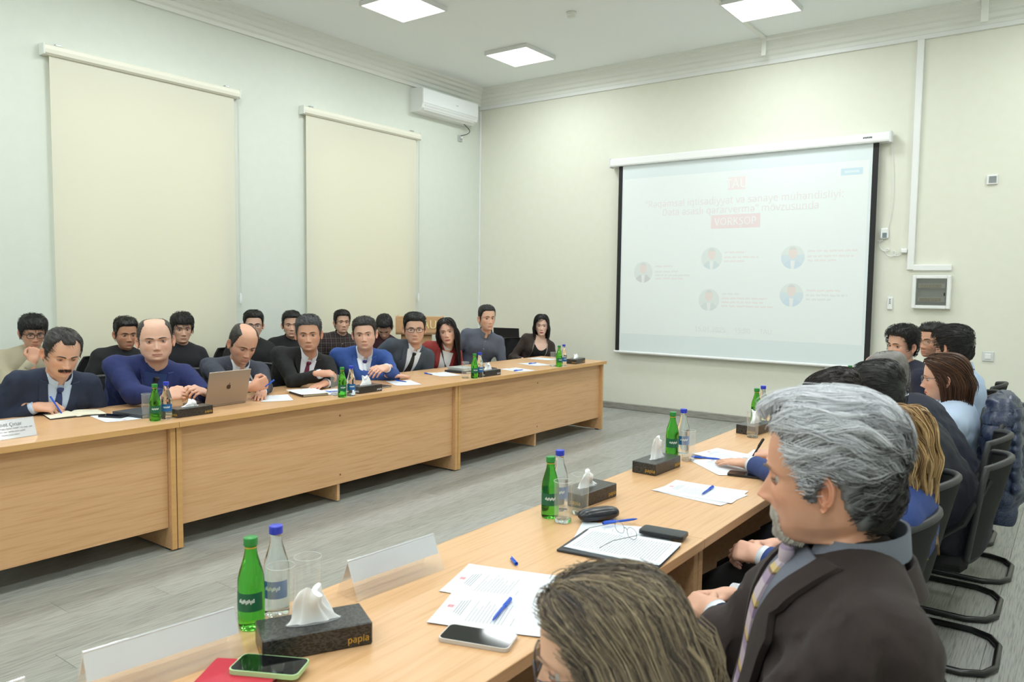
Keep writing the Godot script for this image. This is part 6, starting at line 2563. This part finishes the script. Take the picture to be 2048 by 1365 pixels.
	person({"label": "young man in a black zipped top behind the moustached man", "px": -6.48, "pz": -3.2, "ty": 76, "head": Vector3(-6.35, 1.11, -3.229), "hy": 78, "hp": 6, "hs": 1.05, "fw": 0.98, "skin": sk4, "sd": 14, "eye": 0.55, "beard": 0.3, "sw": 0.178,
		"hair": {"line": LINE_M, "col": blk, "jit": 0.06, "comb": Vector3(0.1, 0.6, 0.6), "len": 0.028, "n": 855, "top": 0.018, "side": 0.006, "r": 0.00124, "wave": 0.003},
		"cloth": {"kind": "crew", "name": "zipped_top", "mat": cloth_mat(c8(27, 28, 31))}})
	person({"label": "young man with a thick fringe in black behind the blue suit", "px": -6.48, "pz": -3.72, "ty": 72, "head": Vector3(-6.35, 1.132, -3.723), "hy": 68, "hp": 3, "hs": 1.05, "fw": 0.97, "skin": sk1, "sd": 15, "eye": 0.65, "sw": 0.17,
		"hair": {"line": LINE_LOW, "col": blk, "jit": 0.06, "comb": Vector3(0.25, -0.3, 0.9), "len": 0.055, "n": 912, "top": 0.022, "side": 0.012, "r": 0.00124},
		"cloth": {"kind": "crew", "name": "shirt", "mat": cloth_mat(c8(26, 27, 34))}})
	person({"label": "young man in glasses and a lettered black hooded top", "px": -6.48, "pz": -4.45, "ty": 68, "head": Vector3(-6.35, 1.142, -4.451), "hy": 58, "hp": 2, "hs": 1.05, "skin": sk3, "sd": 16, "eye": 0.7, "sw": 0.165,
		"hair": {"line": LINE_M, "col": blk, "jit": 0.06, "comb": Vector3(0.5, 0.4, 0.6), "len": 0.04, "n": 798, "top": 0.017, "side": 0.007, "r": 0.00112},
		"glasses": {"c": c8(34, 30, 30), "r": 0.0014, "h": 0.019}, "cloth": {"kind": "hood", "name": "hooded_top", "mat": cloth_mat(c8(28, 28, 30))}})
	person({"label": "young man in a black shirt just left of the maroon tie", "px": -6.48, "pz": -4.9, "ty": 66, "head": Vector3(-6.35, 1.128, -4.892), "hy": 54, "hp": 1, "hs": 1.05, "skin": sk1, "sd": 17, "eye": 0.55, "sw": 0.165,
		"hair": {"line": LINE_M, "col": blk, "jit": 0.06, "comb": Vector3(0.4, 0.0, 0.9), "len": 0.045, "n": 798, "top": 0.018, "side": 0.008, "r": 0.00118},
		"cloth": {"kind": "shirt", "name": "shirt", "mat": cloth_mat(c8(25, 25, 28))}})
	person({"label": "young man in a dark plaid shirt looking to one side", "px": -6.48, "pz": -5.55, "ty": 62, "head": Vector3(-6.35, 1.134, -5.547), "hy": 62, "hp": -2, "hs": 0.99, "fw": 0.96, "skin": sk1, "sd": 18, "eye": 0.65, "sw": 0.185,
		"hair": {"line": LINE_M, "col": dkb, "jit": 0.06, "comb": Vector3(0.5, 0.0, 0.8), "len": 0.05, "n": 798, "top": 0.018, "side": 0.009, "r": 0.00118},
		"cloth": {"kind": "shirt", "name": "plaid_shirt", "mat": plaid()}})
	person({"label": "person with a bowed dark head in maroon by the lectern", "px": -6.48, "pz": -6.17, "ty": 60, "head": Vector3(-6.33, 1.062, -6.15), "hy": 42, "hp": 42, "hs": 1.05, "skin": sk1, "sd": 19, "eye": 0.2, "sw": 0.185,
		"hair": {"line": LINE_M, "col": blk, "jit": 0.06, "comb": Vector3(0.1, 0.2, 0.9), "len": 0.035, "n": 950, "top": 0.016, "side": 0.008, "r": 0.00118},
		"cloth": {"kind": "crew", "name": "sweater", "mat": cloth_mat(c8(58, 22, 32))}})
	# ---- right-hand table, near to far
	person({"label": "woman with streaked ash-blonde hair and glasses in the foreground", "px": -0.5, "pz": -0.885, "ty": -88, "head": Vector3(-0.478, 1.052, -0.868), "hy": -59, "hp": 8, "hs": 0.92, "fw": 0.98, "jaw": 0.95, "nose": 1.0, "skin": c8(232, 186, 160), "sd": 20, "hi": true, "eye": 0.6, "fem": true, "sw": 0.165, "brow": c8(150, 122, 100), "brow_t": 0.002,
		"hair": {"line": LINE_F, "col": [c8(72, 66, 62), c8(96, 86, 76), c8(116, 102, 88), c8(134, 119, 100), c8(156, 139, 116), c8(178, 160, 132)], "comb": Vector3(0, -0.35, -0.8), "part": 0.0, "back": true, "drop": 0.04, "len": 0.40, "n": 12000, "locks": 1200, "lock_r": 0.005, "steps": 10, "top": 0.007, "side": 0.005, "r": 0.00065, "grav": 0.6, "ymin": -0.03, "lump": 0.3},
		"glasses": {"c": c8(58, 58, 72), "r": 0.0012, "h": 0.019}, "cloth": {"kind": "crew", "name": "sweater", "mat": cloth_mat(c8(66, 64, 72))}})
	person({"label": "grey-haired bearded man in a dark brown jacket in profile", "px": -0.37, "pz": -1.375, "ty": -66, "head": Vector3(-0.338, 1.222, -1.362), "hy": -84, "hp": 4, "hr": 0, "hs": 0.98, "nbo": Vector3(0, 0.02, 0), "fw": 1.03, "jaw": 1.12, "nose": 1.15, "skin": c8(222, 166, 138), "sd": 21, "hi": true, "eye": 0.25, "lid": -0.15, "gy": -0.3, "beard": 0.12, "beard_c": c8(190, 180, 172), "sw": 0.2, "bulk": 1.07, "arm": 1.1, "brow": c8(84, 74, 70), "brow_t": 0.0036,
		"hair": {"line": LINE_GREY, "base": [c8(112, 112, 116), c8(150, 151, 156)], "col": [c8(226, 228, 234), c8(206, 208, 216), c8(178, 180, 188), c8(146, 147, 153), c8(108, 108, 112), c8(70, 69, 70), c8(44, 42, 41)], "zone": true, "comb": Vector3(0.0, 0.12, -1.0), "len": 0.10, "n": 13000, "locks": 420, "lock_r": 0.0055, "steps": 10, "top": 0.024, "side": 0.009, "r": 0.0006, "grav": 0.12, "wave": 0.0036, "freq": 58.0, "clump": 5.0, "quiff": 0.4, "lump": 0.6, "hug": 0.8, "jit": 0.05},
		"whisk": {"n": 3200, "stache": 0.3, "len": 0.008, "r": 0.0004, "wide": 0.036, "col": [c8(244, 240, 234), c8(228, 222, 214), c8(208, 198, 188)]},
		"cloth": {"kind": "suit", "name": "jacket", "mat": tweed(), "shirt": c8(104, 110, 124), "tie": stripe_tie(), "legs": c8(40, 34, 34), "fold": 0.013}})
	person({"label": "man in a navy suit hidden behind the bearded man, hands in lap", "px": -0.55, "pz": -2.0, "ty": -88, "head": Vector3(-0.475, 1.085, -2.04), "hy": -92, "hs": 1.0, "skin": sk1, "sd": 22, "sw": 0.195,
		"hair": {"line": LINE_M, "col": blk, "jit": 0.06, "comb": fwd, "len": 0.03, "n": 380}, "cloth": {"kind": "suit", "mat": cloth_mat(c8(34, 40, 62)), "shirt": white, "legs": c8(24, 26, 34)},
		"arms": [{"s": 1.0, "w": Vector3(-0.745, 0.685, -1.93), "f": Vector3(-0.85, -0.15, -0.3), "b": Vector3(0.1, 0.8, 0.6), "pose": "clasp"}, {"s": -1.0, "w": Vector3(-0.76, 0.67, -2.09), "f": Vector3(-0.8, 0.0, 0.55), "b": Vector3(-0.2, 0.9, -0.3), "pose": "clasp"}]})
	person({"label": "person with curly blonde hair in a blue jacket", "px": -0.56, "pz": -2.65, "ty": -90, "head": Vector3(-0.465, 1.045, -2.68), "hy": -105, "hp": 10, "hs": 0.98, "skin": sk3, "sd": 23, "fem": true, "sw": 0.17, "brow_t": 0.002,
		"hair": {"line": LINE_F, "base": [c8(110, 82, 52), c8(140, 108, 68)], "col": [c8(120, 90, 58), c8(150, 116, 74), c8(186, 150, 102), c8(204, 172, 124)], "comb": Vector3(0, -0.4, -0.5), "drop": 0.02, "len": 0.26, "n": 2400, "locks": 120, "lock_r": 0.006, "steps": 13, "top": 0.016, "side": 0.016, "r": 0.0018, "grav": 0.5, "wave": 0.005, "freq": 55.0},
		"cloth": {"kind": "crew", "mat": cloth_mat(c8(44, 66, 128)), "shirt": white, "legs": c8(20, 20, 22)},
		"arms": [{"s": 1.0, "w": Vector3(-0.80, 0.675, -2.46), "f": Vector3(-0.92, -0.1, -0.25), "b": Vector3(0.0, 0.8, 0.6), "pose": "clasp"}, {"s": -1.0, "w": Vector3(-0.80, 0.66, -2.64), "f": Vector3(-0.85, 0.0, 0.5), "b": Vector3(-0.2, 0.9, -0.3), "pose": "clasp"}]})
	person({"label": "dark-haired man in blue bending over the table to write", "px": -0.58, "pz": -3.17, "ty": -92, "head": Vector3(-0.745, 1.088, -3.14), "hy": -110, "hp": 25, "hs": 1.05, "skin": sk1, "sd": 24, "sw": 0.2,
		"hair": {"line": LINE_M, "col": dkb, "jit": 0.06, "comb": Vector3(0.3, 0.3, 0.8), "len": 0.05, "n": 1330, "steps": 6, "top": 0.018, "side": 0.008, "r": 0.00093}, "cloth": {"kind": "suit", "mat": cloth_mat(c8(46, 64, 118)), "shirt": white, "legs": c8(24, 26, 36)},
		"arms": [{"s": 1.0, "w": Vector3(-1.105, 0.79, -3.235), "f": Vector3(-0.92, -0.08, -0.32), "b": Vector3(0, 1, 0.1), "pose": "flat", "sc": 1.05}, {"s": -1.0, "w": Vector3(-1.06, 0.80, -3.47), "f": Vector3(-0.9, -0.05, 0.25), "b": Vector3(-0.2, 0.9, 0.2), "pose": "pen", "sc": 1.05}]})
	held_pen("black pen in the writing hand at the right-hand table", Vector3(-1.155, 0.80, -3.43), Vector3(0.35, 0.8, -0.35), false)
	person({"label": "black-haired man in a dark suit with a white collar, head bowed", "px": -0.40, "pz": -3.70, "ty": -96, "head": Vector3(-0.70, 1.094, -3.635), "hy": -118, "hp": 14, "hs": 1.07, "fw": 1.02, "skin": c8(220, 160, 140), "sd": 25, "beard": 0.3, "beard_c": c8(120, 112, 106), "sw": 0.215, "bulk": 1.2,
		"hair": {"line": LINE_M, "col": [c8(28, 27, 27), c8(48, 47, 47), c8(20, 19, 19)], "jit": 0.06, "comb": Vector3(0.2, 0.3, 0.8), "len": 0.035, "n": 1710, "top": 0.014, "side": 0.008, "r": 0.00081}, "cloth": {"kind": "suit", "mat": cloth_mat(c8(24, 27, 38)), "shirt": white}})
	person({"label": "balding man with cropped grey hair in a navy suit", "px": -0.46, "pz": -4.3, "ty": -96, "head": Vector3(-0.785, 1.105, -4.255), "hy": -106, "hp": 12, "hs": 1.04, "fw": 1.03, "skin": c8(226, 170, 150), "sd": 26, "sw": 0.215, "bulk": 1.18,
		"hair": {"line": LINE_REC, "bald": Vector3(0.05, 0.06, 0.06), "col": [c8(104, 100, 98), c8(140, 136, 134), c8(78, 74, 73)], "jit": 0.06, "comb": Vector3(0, -0.3, -0.6), "len": 0.012, "n": 1520, "top": 0.005, "side": 0.004, "r": 0.00062}, "cloth": {"kind": "suit", "mat": cloth_mat(c8(28, 34, 52)), "shirt": white}})
	person({"label": "woman with brown tied-back hair, glasses and a pale blue shirt", "px": -0.56, "pz": -4.92, "ty": -90, "head": Vector3(-0.60, 1.055, -4.88), "hy": -82, "hp": 4, "hs": 1.05, "fw": 0.98, "nose": 0.95, "skin": c8(224, 178, 156), "lip": c8(180, 96, 92), "sd": 27, "eye": 0.6, "fem": true, "sw": 0.17, "brow_t": 0.0022, "earring": true,
		"hair": {"line": LINE_F, "col": [c8(74, 48, 34), c8(98, 66, 44), c8(58, 38, 28)], "comb": Vector3(0, -0.5, -1.0), "back": true, "drop": 0.03, "len": 0.25, "n": 1000, "steps": 11, "top": 0.014, "side": 0.008, "r": 0.0022, "grav": 0.2},
		"glasses": {"c": c8(90, 90, 96), "r": 0.001, "h": 0.016}, "cloth": {"kind": "shirt", "name": "shirt", "mat": cloth_mat(c8(186, 204, 230))}})
	person({"label": "dark-haired young man turned away in a pale shirt", "px": -0.56, "pz": -5.6, "ty": -100, "head": Vector3(-0.66, 1.178, -5.68), "hy": -118, "hp": 4, "hs": 1.06, "skin": sk1, "sd": 28, "sw": 0.19,
		"hair": {"line": LINE_M, "col": blk, "jit": 0.06, "comb": Vector3(0.2, 0.1, 0.9), "len": 0.055, "n": 1330, "top": 0.022, "side": 0.014, "r": 0.00124, "wave": 0.002}, "cloth": {"kind": "shirt", "name": "shirt", "mat": cloth_mat(c8(176, 196, 226))}})
	person({"label": "young man with tousled black hair glancing at the viewer", "px": -0.72, "pz": -6.12, "ty": -75, "head": Vector3(-1.0, 1.160, -5.96), "hy": -32, "hp": 3, "hr": -4, "hs": 1.03, "fw": 0.97, "skin": sk1, "sd": 29, "eye": 0.65, "gx": 0.45, "sw": 0.185,
		"hair": {"line": LINE_M, "col": blk, "jit": 0.06, "comb": Vector3(0.3, 0.2, 0.9), "len": 0.05, "n": 1140, "top": 0.024, "side": 0.012, "r": 0.00124, "wave": 0.004, "quiff": 0.4}, "cloth": {"kind": "crew", "name": "sweater", "mat": cloth_mat(c8(28, 32, 52))}})
	person({"label": "bearded young man in thin glasses farthest along the right row", "px": -0.72, "pz": -6.8, "ty": -70, "head": Vector3(-0.91, 1.160, -6.66), "hy": -30, "hp": 2, "hs": 1.06, "skin": sk2, "sd": 30, "eye": 0.65, "beard": 0.55, "beard_c": c8(44, 36, 34), "sw": 0.19,
		"hair": {"line": LINE_M, "col": blk, "jit": 0.06, "comb": Vector3(0.3, 0.5, 0.5), "len": 0.035, "n": 950, "top": 0.018, "side": 0.007, "r": 0.00112, "quiff": 0.5}, "glasses": {"c": c8(120, 110, 90), "r": 0.0011, "h": 0.017, "metal": 0.6}, "cloth": {"kind": "crew", "name": "sweater", "mat": cloth_mat(c8(34, 36, 46))}})

func held_pen(label: String, at: Vector3, up: Vector3, blue: bool) -> void:
	var t := thing("pen", label, "pen", at, 0.0, "blue ballpoint pens" if blue else "")
	pen_parts(t, blue)
	var z := -up.normalized()
	var x := z.cross(Vector3.RIGHT).normalized()
	t.basis = Basis(x, z.cross(x), z)

func plaid() -> StandardMaterial3D:
	var im := Image.create(128, 128, false, Image.FORMAT_RGB8)
	im.fill(c8(30, 26, 28))
	for i in 4:
		im.fill_rect(Rect2i(i * 32, 0, 12, 128), c8(52, 34, 38))
	for y in 128:
		for x in 128:
			if y % 32 < 12:
				im.set_pixel(x, y, im.get_pixel(x, y).lerp(c8(62, 44, 44), 0.5))
			if x % 32 == 22 or y % 32 == 22:
				im.set_pixel(x, y, c8(172, 160, 146))
	return tri_mat("plaid_cloth", ImageTexture.create_from_image(im), Vector3(5, 5, 5), 0.85, Color.WHITE, false)

func tweed() -> StandardMaterial3D:
	var m := tri_mat("tweed_brown", noise_tex(81, 0.35, [c8(24, 18, 18), c8(42, 33, 32), c8(58, 46, 44), c8(31, 24, 24)], 256, 3), Vector3(12, 12, 12), 0.95, Color.WHITE, false)
	m.rim_enabled = true
	m.rim = 0.06
	m.rim_tint = 0.7
	return m

func stripe_tie() -> StandardMaterial3D:
	var im := Image.create(64, 64, false, Image.FORMAT_RGB8)
	for y in 64:
		var c := c8(190, 176, 190)
		var k := y % 32
		if k < 5:
			c = c8(206, 180, 120)
		elif k < 7:
			c = c8(120, 96, 76)
		elif k < 16:
			c = c8(160, 142, 172)
		for x in 64:
			im.set_pixel(x, y, c)
	return tri_mat("tie_stripes", ImageTexture.create_from_image(im), Vector3(8, 8, 8), 0.4, Color.WHITE, false)
